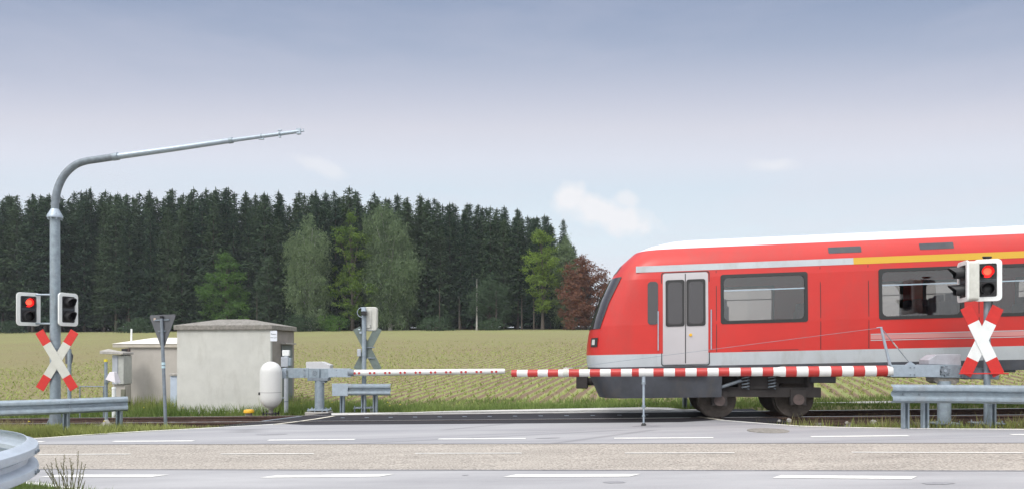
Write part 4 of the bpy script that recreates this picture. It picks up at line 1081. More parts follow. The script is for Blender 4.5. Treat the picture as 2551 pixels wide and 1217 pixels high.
band([3.06, 3.12, 3.19], t_yel, 'first_class_stripe', a_from=aY, a_to=A_END, off=.004, nose_too=False)
band([1.545, 1.56], t_lg, 'side_stripe', a_from=a_x(2170), a_to=A_END, off=.004, nose_too=False)
band([1.575, 1.66], t_pale, 'side_stripe', a_from=a_x(2170), a_to=A_END, off=.004, nose_too=False)
band([1.665, 1.68], t_lg, 'side_stripe', a_from=a_x(2170), a_to=A_END, off=.004, nose_too=False)
band([.92, 1.02, 1.12], t_slate, 'sill')
# skirt under the cab, and boxes under the floor
sk = MB(); hs = [.47, .62, .78, .92]
for sd_ in (-1, 1):
    a1 = a_x(1800); rows = []
    for h in hs:
        row = [T(plan(h, s)[0], sd_ * plan(h, s)[1], h) for s in [k / NS for k in range(0, NS + 1)]] + [T(a1, sd_ * width(h), h)]
        rows.append(row)
    n = len(rows[0]); sk.add([p for r_ in rows for p in r_], [(i * n + j, i * n + j + 1, (i + 1) * n + j + 1, (i + 1) * n + j) for i in range(len(rows) - 1) for j in range(n - 1)])
# close the underside and the rear of the skirt
sk.box(T(a_x(1800) / 2 + A_NOSE / 2 + .3, 0, .62), (a_x(1800) - A_NOSE - 1.1, 2.3, .02), rotz(-TH)).box(T(a_x(1800) - .01, 0, .72), (.02, 2.6, .40), rotz(-TH))
sk.build('skirt', t_slate, tn, fix=False)
MB().box(T((A_NOSE + 1.2 + A_END) / 2, 0, 1.0), (A_END - A_NOSE - 1.2, 2.72, .14), rotz(-TH) @ Matrix.Rotation(-.0226, 3, 'Y')).build('floor_frame', t_under, tn)
MB().prism([T(A_END, -1.41, 1.05), T(A_END, 1.41, 1.05), T(A_END, 1.37, 2.9), T(A_END, 1.1, 3.6), T(A_END, -1.1, 3.6), T(A_END, -1.37, 2.9)], TD * .02).build('rear_wall', t_red, tn)
# windows
def side_patch(a0, a1, h0, h1, off, sd_, r=.09, thick=.012, inner=None):
    """panel that follows the curve of the side, corners rounded; inner=margin cuts it to a frame"""
    hs_ = [h0 + r * (1 - math.cos(R(90 * k / 5))) for k in range(6)] + [lerp(h0 + r, h1 - r, k / 4) for k in range(1, 4)] + [h1 - r * (1 - math.cos(R(90 * k / 5))) for k in range(5, -1, -1)]
    def ins(h):
        d = min(h - h0, h1 - h); d = max(0, min(r, d)); return r - math.sqrt(max(0, r * r - (r - d) ** 2))
    m = MB(); F_, B_ = [], []
    for h in hs_:
        i_ = ins(h); w = width(h)
        F_ += [T(a0 + i_, sd_ * (w + off), h), T(a1 - i_, sd_ * (w + off), h)]; B_ += [T(a0 + i_, sd_ * (w + off - thick), h), T(a1 - i_, sd_ * (w + off - thick), h)]
    n = len(hs_); o = 2 * n; fs = []
    for i in range(n - 1):
        a = 2 * i; fs += [(a, a + 1, a + 3, a + 2), (o + a + 1, o + a, o + a + 2, o + a + 3), (a, a + 2, o + a + 2, o + a), (a + 3, a + 1, o + a + 1, o + a + 3)]
    fs += [(1, 0, o, o + 1), (2 * n - 2, 2 * n - 1, o + 2 * n - 1, o + 2 * n - 2)]
    return m.add(F_ + B_, fs)
def frame_ring(a0, a1, h0, h1, off, sd_, out=.03, inn=.035, r=.10):
    q = rrect(a1 - a0 + 2 * out, h1 - h0 + 2 * out, .05, 5); p = rrect(a1 - a0 - 2 * inn, h1 - h0 - 2 * inn, r, 5); ca, ch = (a0 + a1) / 2, (h0 + h1) / 2
    f = lambda x, z: T(ca + x, sd_ * (width(ch + z) + off), ch + z)
    return MB().ring([f(*t) for t in q], [f(*t) for t in p], TN * (-sd_ * .03))
g_m, gn, gl_, gb = node_mat('train_window_glass')
tr_ = gn.new('ShaderNodeBsdfTransparent'); tr_.inputs[0].default_value = (.78, .76, .74, 1)
gs_ = gn.new('ShaderNodeBsdfGlossy'); gs_.inputs['Roughness'].default_value = .03; gs_.inputs['Color'].default_value = (.9, .9, .9, 1)
fr_ = gn.new('ShaderNodeFresnel'); fr_.inputs[0].default_value = 1.5
fa_ = gn.new('ShaderNodeMath'); fa_.operation = 'MULTIPLY_ADD'; gl_.new(fr_.outputs[0], fa_.inputs[0]); fa_.inputs[1].default_value = 1.2; fa_.inputs[2].default_value = .03
ms_ = gn.new('ShaderNodeMixShader'); gl_.new(fa_.outputs[0], ms_.inputs[0]); gl_.new(tr_.outputs[0], ms_.inputs[1]); gl_.new(gs_.outputs[0], ms_.inputs[2]); gl_.new(ms_.outputs[0], gn['Material Output'].inputs[0])
for a0, a1 in OPEN:
    for sd_ in (-1, 1):
        w_ = frame_ring(a0, a1, H0, H1, .008, sd_).build('window_frame', t_rub, body, smooth_=False)
        side_patch(a0 + .005, a1 - .005, H0 + .005, H1 - .005, -.006, sd_, .02, .008).build('window_pane', g_m, w_)
        side_patch(a0 + .03, a1 - .03, 2.61, 2.635, .006, sd_, .005).build('vent_bar', galv_l, w_)
MB().box(T((A_NOSE + 3 + A_END) / 2, 0, 1.2), (A_END - A_NOSE - 3.2, 2.6, .06), rotz(-TH) @ Matrix.Rotation(-.0226, 3, 'Y')).build('cabin_floor', t_slate, body)
MB().box(T(a_x(1775) + .1, 0, 2.35), (.06, 2.3, 1.9), rotz(-TH)).build('cab_bulkhead', material('cabin_cream', (.42, .40, .36), .7), body)
seat_m = material('seat_fabric', (.07, .085, .16), .9, 0, .2, 20)
a = a_x(1800) + .35; st0 = None
while a < 16:
    for t_ in (-.98, -.50, .50, .98):
        for fl_, da in ((1, 0), (-1, 1.5)):
            if st0 is None:
                st0 = MB().box((-.02, 0, .32), (.46, .43, .13)).box((.24, 0, .72), (.12, .43, .72)).box((.26, 0, 1.14), (.11, .28, .18)).build('seat', seat_m, body, bevel=.03, origin=(0, 0, 0)); q_ = st0
            else: q_ = st0.copy(); COL.objects.link(q_); q_.parent = body
            q_.location = T(a + (da if fl_ < 0 else 0), t_, 1.24) - ORG[body.name]; q_.rotation_euler = (0, 0, -TH + (math.pi if fl_ > 0 else 0))
    a += 2.35
for aq in (a_x(1785), a_x(2045), a_x(2165), a_x(2440), a_x(2720)):
    side_patch(aq, aq + .012, 1.40, 3.04, .0035, -1, .002, .004).build('panel_seam', t_rub, body)
side_patch(a_x(1850), a_x(1990), 1.40, 1.41, .0035, -1, .002, .004).build('panel_seam', t_rub, body)
for aq, h_ in ((a_x(2070), 3.30), (a_x(2300), 3.30)):
    gr = MB()
    side_patch(aq, aq + .62, h_, h_ + .13, .006, -1, .02, .01).build('vent_grille', t_slate, body)
for aq in (a_x(1640), a_x(1772)):
    MB().rod(T(aq, -width(1.6) - .035, 1.45), T(aq, -width(2.2) - .035, 2.25), .013, n=8).build('grab_rail', galv_l, tn)
a0, a1 = a_x(1652), a_x(1765)
for sd_ in (-1, 1):
    dr2 = side_patch(a0, a1, 1.16, 3.02, .012, sd_, .05, .03).build('door', t_door, tn)
    for u0, u1 in ((.08, .46), (.54, .92)):
        side_patch(lerp(a0, a1, u0), lerp(a0, a1, u1), 1.95, 2.86, .016, sd_, .06, .01).build('door_window', t_glass, dr2)
    side_patch((a0 + a1) / 2 - .008, (a0 + a1) / 2 + .008, 1.18, 3.0, .020, sd_, .002, .02).build('door_seam', t_rub, dr2)
    for u0, u1 in ((.06, .48), (.52, .94)):
        frame_ring(lerp(a0, a1, u0), lerp(a0, a1, u1), 1.93, 2.88, .022, sd_, 0.0, .045, .07).build('door_window_seal', t_rub, dr2, smooth_=False)
    MB().lathe(T((a0 + a1) / 2 + .10, sd_ * (width(1.75) + .02), 1.75), [(.03, -.012), (.03, .012)], 12, 'Y', rotz(-TH)).build('door_button', yellow, dr2)
    frame_ring(a0 - .02, a1 + .02, 1.14, 3.03, .012, sd_, .012, .004, .04).build('door_seal', t_rub, tn, smooth_=False)
    MB().box(T((a0 + a1) / 2, sd_ * (width(1.0) + .04), .98), (a1 - a0 - .1, .16, .035), rotz(-TH)).build('door_step', galv_d, tn)
    a0c, a1c = A_NOSE + nose(2.8) + .87, a_x(1640)
    cw_ = side_patch(a0c, a1c, 1.98, 2.86, .012, sd_, .07, .02).build('cab_window', t_glass, body)
# windscreen: a dark patch on the raked front, wrapping round
def nose_patch(h0, h1, smax, off, mat, name, parent, nh=8, smin=0.0, sides=(-1, 1), close=True):
    m = MB(); rows = []
    for i in range(nh + 1):
        h = lerp(h0, h1, i / nh); row = []
        ss_ = [lerp(smin, smax, k / 10) for k in range(11)]
        seq = [(-1, s) for s in reversed(ss_)] + [(1, s) for s in ss_[1:]] if len(sides) == 2 else [(sides[0], s) for s in ss_]
        for sd_, s in seq:
            al, hw = plan(h, s); row.append(T(al - off * (1 - s * .4), sd_ * (hw + off * s), h + off * .3))
        rows.append(row)
    n = len(rows[0]); m.add([p for r_ in rows for p in r_], [(i * n + j, i * n + j + 1, (i + 1) * n + j + 1, (i + 1) * n + j) for i in range(nh) for j in range(n - 1)])
    return m.build(name, mat, parent, fix=False)
nose_patch(1.93, 3.0, .62, .012, t_glass, 'windscreen', body)
nose_patch(3.12, 3.28, .30, .012, t_glass, 'destination_display', body, 2)
for sd_ in (-1, 1):
    hl = nose_patch(1.55, 1.74, .62, .014, t_rub, 'headlight', body, 3, .42, (sd_,))
    nose_patch(1.59, 1.70, .56, .022, t_lamp, 'lamp_glass', hl, 2, .47, (sd_,))
MB().tube([T(A_NOSE + .5, 0, .78), T(A_NOSE - .12, 0, .78)], .09, 12).box(T(A_NOSE - .1, 0, .78), (.26, .34, .30), rotz(-TH)).build('coupler', t_under, tn, bevel=.02)
# roof equipment
for x0, x1 in ((14.5, 17.0), (20, 22.5)): MB().box(T((x0 + x1) / 2, 0, 3.85), (x1 - x0, 1.5, .10), rotz(-TH)).build('roof_unit', t_white, tn, bevel=.04)
# bogies
def bogie(a_c, wb=1.55):
    bg = MB()
    for sd_ in (-1, 1):
        y = sd_ * 1.02
        bg.box(T(a_c, y, .55), (wb + .9, .14, .2), rotz(-TH)); bg.box(T(a_c, y, .75), (.8, .2, .26), rotz(-TH))
        for s in (-1, 1):
            bg.box(T(a_c + s * wb / 2, y - sd_ * -.04, .43), (.3, .18, .3), rotz(-TH)); bg.rod(T(a_c + s * (wb / 2 + .25), y, .55), T(a_c + s * (wb / 2 + .25), y, .95), .08, n=10)
    bg.box(T(a_c, 0, .62), (.5, 2.0, .3), rotz(-TH)); bg.box(T(a_c, 0, .8), (wb + .7, 1.9, .14), rotz(-TH))
    b = bg.build('bogie', t_under, tn)
    for s in (-1, 1):
        for sd_ in (-1, 1):
            M = rotz(-TH); c = T(a_c + s * wb / 2, sd_ * .752, .39)
            MB().lathe(c, [(.05, -.06 * 1), (.3, -.05), (.345, -.065), (.385, -.065), (.385, .05), (.41, .055), (.41, .075), (.1, .06), (.05, .08)] if sd_ < 0 else [(.05, -.08), (.1, -.06), (.41, -.075), (.41, -.055), (.385, -.05), (.385, .065), (.345, .065), (.3, .05), (.05, .06)], 32, 'Y', M).build('wheel', wheel_m, b)
        MB().tube([T(a_c + s * wb / 2, -.75, .39), T(a_c + s * wb / 2, .75, .39)], .08, 12).build('axle', wheel_m, b)
def bogie_extras(a_c, wb=1.55):
    for sd_ in (-1, 1):
        for s_ in (-1, 1):
            c = T(a_c + s_ * .26, sd_ * 1.16, .62); hel = [c + Vector((.07 * math.cos(k * .7), .07 * math.sin(k * .7), k * .0072)) for k in range(40)]
            MB().tube(hel, .014, 6).build('coil_spring', galv_d, tn)
            MB().lathe(T(a_c + s_ * wb / 2, sd_ * 1.155, .39), [(.11, -.02), (.11, .02), (.07, .04)], 16, 'Y', rotz(-TH)).build('axle_box_cover', rust_p, tn)
        MB().rod(T(a_c - .9, sd_ * 1.2, .62), T(a_c - .35, sd_ * 1.2, .80), .035, n=8).build('damper', galv_d, tn)
    for k in range(3):
        p0_ = T(a_c - 1.2 + k * .12, -1.0, .95); p1_ = T(a_c - .7 + k * .1, -1.05, .62)
        MB().tube([p0_, p0_.lerp(p1_, .5) + Vector((0, 0, -.14)), p1_], .018, 6).build('hose', t_rub, tn)
bogie_extras(a_x(1898))
for x0, x1, h0_, h1_ in ((a_x(2030), a_x(2095), .72, .96), (a_x(2240), a_x(2300), .80, .96)):
    MB().box(T((x0 + x1) / 2, -.9, (h0_ + h1_) / 2), (x1 - x0, .5, h1_ - h0_), rotz(-TH)).build('air_tank_box', t_slate, tn, bevel=.02)
MB().rod(T(a_x(2000), -1.15, .90), T(a_x(2550), -1.15, .90), .03, n=8).build('brake_pipe', galv_d, tn)
for sd_ in (-1, 1): MB().rod(T(A_NOSE + .12, sd_ * .25, 2.02), T(A_NOSE + .30, sd_ * .6, 2.75), .012, n=6).build('wiper', t_rub, body)
bogie(a_x(1898)); bogie(21.5)
MB().box(T(15.5, 0, .74), (7.0, 2.3, .5), rotz(-TH)).build('underfloor_box', t_under, tn, bevel=.03)

# ------------------------------------------------------------------ vegetation builders
rng = np.random.default_rng(7)
def quads(cen, nx, ux, w, h):
    """centres, first axis, second axis, half sizes -> quad vertices with a leaf-like taper"""
    a = nx * w[:, None]; b = ux * h[:, None]
    return np.stack([cen - b * 1.0, cen + a, cen + b * 1.0, cen - a], 1).reshape(-1, 3)
def unit(v): return v / np.maximum(1e-6, np.linalg.norm(v, axis=-1, keepdims=True))
def spruce_mesh(seed, H, R0, base, dens=1.0, irregular=.2):
    r = np.random.default_rng(seed)
    cs, A, B, Wd, Hh = [], [], [], [], []
    z = base
    while z < H * .985:
        f = (z - base) / (H - base)
        Rz = R0 * ((1 - f) ** .54) * (.75 + .25 * min(1, f * 6 + .3)) * (1 + .12 * math.sin(z * 1.9 + seed)) + .08
        nb = int(max(6, 15 * (Rz / R0) + 5) * dens)
        for k in range(nb):
            az_ = r.uniform(0, 2 * math.pi); L = Rz * r.uniform(1 - irregular * 2, 1 + irregular)
            droop = r.uniform(.15, .45) * (1 - f * .8) - .12 * f
            d = np.array([math.cos(az_), math.sin(az_), 0.])
            n = max(4, int(L / .19))
            t = (np.arange(n) + r.uniform(.2, .8, n)) / n
            t = t[t > .12]
            n = len(t)
            p = d[None] * (L * t)[:, None]
            p[:, 2] = z - droop * L * t + .16 * L * t ** 3
            p += r.normal(0, .09, (n, 3))
            side = np.array([-d[1], d[0], 0.])
            ax_ = unit(d[None] * 1.0 + r.normal(0, .3, (n, 3)) + np.array([0, 0, -.35]))
            bx_ = unit(side[None] + r.normal(0, .45, (n, 3)))
            cs.append(p); A.append(bx_); B.append(ax_); Wd.append(r.uniform(.09, .21, n) * (1 - .3 * f)); Hh.append(r.uniform(.2, .40, n) * (1 - .3 * f))
        z += r.uniform(.26, .44) * (1 - .35 * f)
    # leader
    n = 14; p = np.zeros((n, 3)); p[:, 2] = np.linspace(H * .95, H * 1.0, n)
    cs.append(p + r.normal(0, .04, (n, 3))); A.append(unit(r.normal(0, 1, (n, 3)) * [1, 1, .1])); B.append(unit(np.array([[0, 0, 1.]]) + r.normal(0, .3, (n, 3)))); Wd.append(np.linspace(.16, .04, n)); Hh.append(np.full(n, .3))
    return quads(np.concatenate(cs), np.concatenate(A), np.concatenate(B), np.concatenate(Wd), np.concatenate(Hh))
def trunk_mb(H, r0, top=.9, limbs=(), lean=(0, 0)):
    m = MB(); n = 7
    m.tube([Vector((lean[0] * (k / n) ** 2, lean[1] * (k / n) ** 2, -.3 + (H * top + .3) * k / n)) for k in range(n + 1)], [r0 * (1.25 if k == 0 else 1) * (1 - .85 * k / n) for k in range(n + 1)], 8)
    for a, b, r_ in limbs: 
        a = Vector(a); b = Vector(b); m.tube([a, a.lerp(b, .5) + Vector((0, 0, .25)), b], [r_, r_ * .7, r_ * .3], 6)
    return m
SPR = []
for i, (H, R0, base, irr) in enumerate(((25, 3.5, 1.5, .2), (26, 3.2, 3.0, .22), (24, 3.7, .8, .18), (25.5, 3.1, 6.5, .25), (23, 3.3, 2.0, .28), (25, 3.4, 4.5, .2), (24.5, 4.1, 2.0, .3), (26, 2.7, 1.5, .16))):
    v = spruce_mesh(100 + i, H, R0, base, irregular=irr)
    SPR.append((H, v))
SPR_OBJ = {}
def spruce(kind, x, y, H, label, group, name='spruce_tree'):
    z = ground_h(x, y) - .05
    root = bpy.data.objects.new(name, None); COL.objects.link(root); root.location = (x, y, z); s = H / SPR[kind][0]
    root.scale = (s * random.uniform(.9, 1.12), s * random.uniform(.9, 1.12), s); root.rotation_euler = (0, 0, random.uniform(0, 6.28))
    tag(root, label, 'tree', group)
    if kind not in SPR_OBJ:
        c = np_mesh('crown', SPR[kind][1], None, spruce_m); t = trunk_mb(SPR[kind][0], .24).build('trunk', bark_m)
        SPR_OBJ[kind] = (c, t); c.parent = root; t.parent = root
    else:
        for o in SPR_OBJ[kind]:
            q = o.copy(); COL.objects.link(q); q.parent = root
    return root
random.seed(11)
def ytop(px):
    P = [(-500, 500), (0, 492), (90, 484), (220, 478), (380, 476), (560, 472), (760, 482), (870, 478), (940, 486), (1050, 496), (1180, 512), (1260, 520), (1330, 532), (1400, 552), (1445, 600), (1470, 640)]
    for (a, b), (c, d) in zip(P, P[1:]):
        if a <= px <= c: return lerp(b, d, (px - a) / (c - a))
    return P[0][1] if px < -500 else 640
# edge trees one can tell apart by their tips
tips = [(870, 462, 'tallest spruce tip on the skyline, above the middle of the wood'), (558, 466, 'pointed spruce rising above the leafy green tree at the left centre'), (470, 466, 'broad topped spruce on the skyline left of the pointed one'),
        (226, 466, 'dense pointed spruce just right of the bent mast'), (1404, 545, 'isolated dark spruce cone near the right end of the wood'), (1360, 540, 'slim spruce tip second from the right end of the wood'),
        (1046, 482, 'spruce with thin spire above the big grey green birch'), (783, 472, 'narrow spruce tip above the pale birch crown'), (825, 474, 'slender spruce tip between the two birch crowns')]
FD = 127.0
order = [0, 1, 2, 3, 4, 5]
for i, (px, py, lab) in enumerate(tips):
    x = (px - CX) / F * FD; y = FD + (i % 3); z = ground_h(x, y); H = EYE + (CY - py) / F * y - z
    spruce((0, 5, 6, 1, 7, 0, 3, 7, 5)[i], x, y, H, lab, None)
rows = [(124.5, 3.0, 0), (128.0, 3.1, 1), (131.5, 3.0, 2), (135, 3.1, 3), (139, 3.2, 4), (144, 3.4, 5)]
cnt = 0
for yb2, step, ri in rows:
    x = -125.0 + ri * .9
    while x < 14:
        xx = x + random.uniform(-.7, .7); yy = yb2 + random.uniform(-1.2, 1.2)
        px = CX + F * xx / yy
        if px < 1462:
            z = ground_h(xx, yy); top = ytop(px) + random.choice([4, 10, 24, 42, 58, 2] if ri < 2 else [2, 6, 14, 24, 4]) + random.uniform(-9, 9) - ri * .5
            if px > 1380: top += 25
            H = EYE + (CY - top) / F * yy - z
            kind = (random.choice([0, 2, 4, 5, 6, 7, 6]) if px < 900 or ri > 0 else random.choice([1, 3, 5, 6, 0])) if ri < 3 else random.choice([0, 2, 4, 6])
            spruce(kind, xx, yy, H, 'dark green spruce standing in the dense wood beyond the field', 'spruces of the dense wood'); cnt += 1
        x += step * random.uniform(.85, 1.15)
print('spruces', cnt)

def leafy(name, x, y, H, blobs, leaf, nper, mat, label, seed, droop=0.0, trunk_r=.25, cat='tree', trunk_mat=None):
    """crown from many leaf clumps; blobs are (dx, dy, z, rx, ry, rz) in metres from the base"""
    r = np.random.default_rng(seed); cs, A, B, Wd, Hh = [], [], [], [], []
    for bx, by, bz, rx, ry, rz in blobs:
        vol = (rx * ry * rz) ** (1 / 3.0)
        ncl = max(4, int(4.6 * vol ** 2))
        d = unit(r.normal(0, 1, (ncl, 3))); rad = r.uniform(.35, 1.22, (ncl, 1)) ** .7
        cc = d * rad * [rx, ry, rz] + [bx, by, bz]
        for c in cc:
            n = int(nper * r.uniform(.6, 1.4)); sz = r.uniform(.35, .75) * (1 + .12 * vol)
            p = c + r.normal(0, 1, (n, 3)) * [sz * .55, sz * .55, sz * (.38 + droop * .9)]
            cs.append(p); up = np.array([[0, 0, -1.0 if droop else .3]])
            A.append(unit(r.normal(0, 1, (n, 3)))); B.append(unit(r.normal(0, 1, (n, 3)) * (1 - .5 * droop) + up * (.3 + droop * 1.5)))
            Wd.append(r.uniform(.5, 1, n) * leaf * (1 - .45 * droop)); Hh.append(r.uniform(.7, 1.2, n) * leaf * (1 + .6 * droop))
    v = quads(np.concatenate(cs), np.concatenate(A), np.concatenate(B), np.concatenate(Wd), np.concatenate(Hh))
    z = ground_h(x, y) - .05
    root = bpy.data.objects.new(name, None); COL.objects.link(root); root.location = (x, y, z); tag(root, label, cat)
    np_mesh('crown' if cat == 'tree' else 'foliage', v, None, mat, root)
    limbs = [((0, 0, max(.3, b[2] * .55)), (b[0] * .9, b[1] * .9, b[2]), trunk_r * .4) for b in blobs[::2]]
    t = trunk_mb(H, trunk_r, .85, limbs).build('trunk', trunk_mat or bark_m); t.parent = root
    return root
def tree_px(name, px0, px1, pytop, pybase, d, shape, leaf, nper, mat, label, seed, droop=0, nb=16, trunk_mat=None, cat='tree', flat=1.0):
    leaf *= .68; nper = int(nper * 2.0)
    """crown whose outline follows shape: list of (height fraction, half width fraction, offset)"""
    r = random.Random(seed); cxp = (px0 + px1) / 2; x = (cxp - CX) / F * d; z = ground_h(x, d)
    H = EYE + (CY - pytop) / F * d - z; hw = (px1 - px0) / 2 / F * d
    blobs = []
    for k in range(nb):
        f = (k + r.uniform(.2, .8)) / nb; f0 = shape[0][0]; ft = shape[-1][0]; hf = f0 + (ft - f0) * f
        for (a, b, o1), (c, e, o2) in zip(shape, shape[1:]):
            if a <= hf <= c: wf = lerp(b, e, (hf - a) / (c - a)); of = lerp(o1, o2, (hf - a) / (c - a)); break
        nn = 3 if wf > .55 else (2 if wf > .3 else 1)
        for j in range(nn):
            rr_ = hw * max(.16, wf) * r.uniform(.36, .55) if nn > 1 else hw * max(.16, wf) * .75
            side = (j - (nn - 1) / 2) / max(1, (nn - 1) / 2) if nn > 1 else 0
            off_ = side * (hw * wf - rr_ * .8) * r.uniform(.7, 1.05) + of * hw
            blobs.append((off_, r.uniform(-1, .6) * hw * wf * .6, H * hf, rr_, rr_ * .9, (rr_ * r.uniform(.5, .85) + (H / nb) * .35) * flat))
    return leafy(name, x, d, H, blobs, leaf, nper, mat, label, seed, droop, .16 + H * .008, cat, trunk_mat)
birch_bark = material('birch_bark', (.38, .37, .34), .8, 0, .4, 5)
OV = [(.06, .55, 0), (.2, .95, 0), (.45, .9, 0), (.7, .72, 0), (.88, .45, 0), (.98, .12, 0)]
tree_px('maple_tree', 500, 628, 618, 812, 121, [(.05, .75, 0), (.2, 1, -.05), (.45, .85, .0), (.62, .8, .05), (.8, .55, .05), (.97, .18, 0)], .22, 26, maple_m, 'bushy bright green tree in front of the dark wood, behind the hut', 3, 0, 11, flat=.62)
tree_px('small_tree', 632, 708, 640, 812, 122, OV, .2, 22, dk_m, 'small dull grey green tree between the bushy one and the pale birch', 5, nb=12)
tree_px('birch_tree', 712, 832, 540, 814, 120.5, [(.05, .6, .1), (.25, .9, .05), (.5, .8, -.05), (.68, .95, -.1), (.82, .6, .05), (.97, .25, 0)], .2, 26, birch_m, 'pale grey green birch with narrow drooping crown', 7, .7, 22, birch_bark)
tree_px('maple_tree', 808, 948, 526, 812, 121, [(.08, .5, .05), (.25, .8, .1), (.4, .9, -.1), (.55, .7, .1), (.68, .6, 0), (.82, .7, -.05), (.98, .25, .05)], .23, 26, lime_m, 'yellow green tree in layered tiers beside the big birch', 9, 0, 9, flat=.5)
tree_px('birch_tree', 898, 1046, 520, 814, 122, [(.04, .55, .15), (.2, .72, .1), (.45, .98, .1), (.62, .9, .0), (.78, .66, -.08), (.9, .6, -.15), (.99, .32, -.2)], .21, 26, birch_m, 'tallest and widest birch, grey green with hanging twigs', 13, .7, 26, birch_bark)
tree_px('maple_tree', 1302, 1402, 566, 800, 120, [(.16, .35, .1), (.3, .7, 0), (.5, .8, -.1), (.7, .9, 0), (.85, .65, -.1), (.98, .2, -.1)], .22, 26, lime_m, 'fresh green tree near the right end of the wood', 17, 0, 10, flat=.6)
tree_px('willow_tree', 1362, 1455, 585, 810, 123, OV, .21, 24, birch_m, 'rounded grey green tree between the fresh green and the red tinted one', 19, .3, 18)
tree_px('red_tinted_tree', 1388, 1530, 636, 815, 118, [(.04, .6, 0), (.2, .95, 0), (.45, 1, .0), (.68, .85, -.05), (.85, .55, -.1), (.98, .25, -.15)], .22, 26, red_tint_m, 'leafy tree just in front of the train nose, tinted reddish brown by its blur', 23, 0, 14, flat=.7)
tree_px('scrub_tree', 1150, 1290, 690, 815, 121, [(.25, .5, 0), (.5, .8, 0), (.75, .6, 0), (.97, .2, 0)], .2, 20, dk_m, 'dull green understorey tree below the spruces right of the big birch', 29, 0, 14)
# undergrowth
for i, (px0, px1, pt) in enumerate(((700, 790, 790), (790, 870, 786), (1040, 1130, 792), (0, 60, 800), (300, 400, 798), (1195, 1260, 796))):
    tree_px('shrub', px0, px1, pt, 816, 117.5 + i % 2, [(.1, .9, 0), (.5, 1, 0), (.95, .4, 0)], .17, 18, dk_m if i != 1 else maple_m,
            ['low dark shrub left of the birch foot', 'brighter low shrub at the birch foot', 'low dark shrub right of the big birch', 'low dark shrub at the far left edge of the wood', 'low dark shrub in front of the wood above the beige hut', 'low dark shrub under tall bare trunks'][i], 40 + i, 0, 6, cat='shrub')
# bare trunks showing at the edge
for i, px in enumerate((1188, 1236, 1095, 1300, 1330, 640, 1144)):
    x = (px - CX) / F * 119.5; z = ground_h(x, 119.5)
    root = thing('bare_tree', (x, 119.5, z), ['pale straight trunk, tallest of the bare ones at the wood edge', 'thin grey trunk right of the tallest bare one', 'thin bare trunk just right of the big birch', 'thin bare trunk left of the fresh green tree', 'bare trunk under the fresh green tree', 'thin bare trunk left of the pale birch', 'thin bare trunk left of the tallest bare one'][i], 'tree')
    t = trunk_mb((9, 7, 8, 6, 6, 7, 6)[i], (.19, .16, .13, .13, .14, .11, .12)[i], 1.0).build('trunk', bark_m if i else birch_bark); t.parent = root

# ------------------------------------------------------------------ grass and crops
def blades(name, pts, hmin, hmax, mat, w=.012, lean=.35, label=None, cat='grass', k=3):
    """pts (N,3): one bent blade each, made of two triangles-as-quads"""
    P = np.asarray(pts, dtype=np.float64); n = len(P)
    h = rng.uniform(hmin, hmax, n); az_ = rng.uniform(0, 2 * math.pi, n)
    sd_ = np.stack([np.cos(az_), np.sin(az_), np.zeros(n)], 1) * (w * rng.uniform(.6, 1.5, n))[:, None]
    ln = rng.normal(0, lean, (n, 2)) * h[:, None]
    tip = P + np.concatenate([ln, h[:, None]], 1)
    v = np.stack([P - sd_, P + sd_, tip], 1).reshape(-1, 3)
    o = np_mesh(name, v, None, mat, None, 3); tag(o, label, cat, kind='stuff'); return o
def scatter(n, ar, trr, clump=0, cond=None):
    a = rng.uniform(ar[0], ar[1], n * 3); t = rng.uniform(trr[0], trr[1], n * 3); out = []
    for aa_, tt in zip(a, t):
        if cond and not cond(aa_, tt): continue
        p = T0 + TD * aa_ + TN * tt; out.append((p.x, p.y, ground_h(p.x, p.y) - .01))
        if len(out) >= n: break
    return out
def edge_y(x, L):
    for p, q in zip(L, L[1:]):
        if p.x <= x <= q.x: return lerp(p.y, q.y, (x - p.x) / (q.x - p.x))
    return None
EL = [gp(*q) for q in [(-500, 1105)] + edge]; ER = [gp(*q) for q in edge_r]
def nz2(x, y, s, seed=0.0):
    return .5 + .5 * math.sin(x * s + seed + 1.7 * math.sin(y * s * .8 + seed)) * math.cos(y * s * 1.3 - seed + math.sin(x * s * .6))
def left_ok(a, t):
    p = T0 + TD * a + TN * t; e = edge_y(p.x, EL); return e is not None and p.y > e + .15 and t < -1.45 and rng.random() < nz2(p.x, p.y, 2.2) * 1.2 + .1
blades('verge_grass', scatter(26000, (-16, -5.5), (-3.2, -1.45), cond=left_ok), .06, .26, grass_m, .011, label='tufty green grass on the left verge under the guardrail')
blades('tall_grass', [(p[0], p[1], p[2]) for p in scatter(2500, (-16, -6.5), (-3.0, -1.5), cond=lambda a, t: left_ok(a, t) and nz2(a, t, 1.1, 2) > .6)], .2, .45, grass_dry, .008, .25, label='taller dry stalks among the left verge grass')
blades('hut_grass', scatter(22000, (-20, -4.4), (2.0, 4.2), cond=lambda a, t: rng.random() < .25 + nz2(a, t, 1.7)), .08, .34, grass_lush, .012, label='lush green grass growing in front of the huts')
blades('hut_weeds', scatter(2500, (-18, -5.0), (2.4, 4.0), cond=lambda a, t: nz2(a, t, 1.3, 1) > .5), .3, .6, grass_m, .008, .2, label='tall weeds along the foot of the hut walls')
def far_ok(a, t):
    if a < 8 and a > far_edge[0][0] - .5:
        for p, q in zip(far_edge, far_edge[1:]):
            if p[0] <= a <= q[0]: return t > lerp(p[1], q[1], (a - p[0]) / (q[0] - p[0])) + .03
    if a > 8.5 and 2.7 < t < 3.6: return False
    return True
blades('field_edge_grass', scatter(30000, (-5.5, 24), (1.95, 5.0), cond=lambda a, t: far_ok(a, t) and rng.random() < (.35 + .8 * nz2(a, t, 1.5, 3)) * (1.0 if t < 3.6 else .45)), .05, .2, grass_lush, .011, label='green grass strip between the track and the crop field')
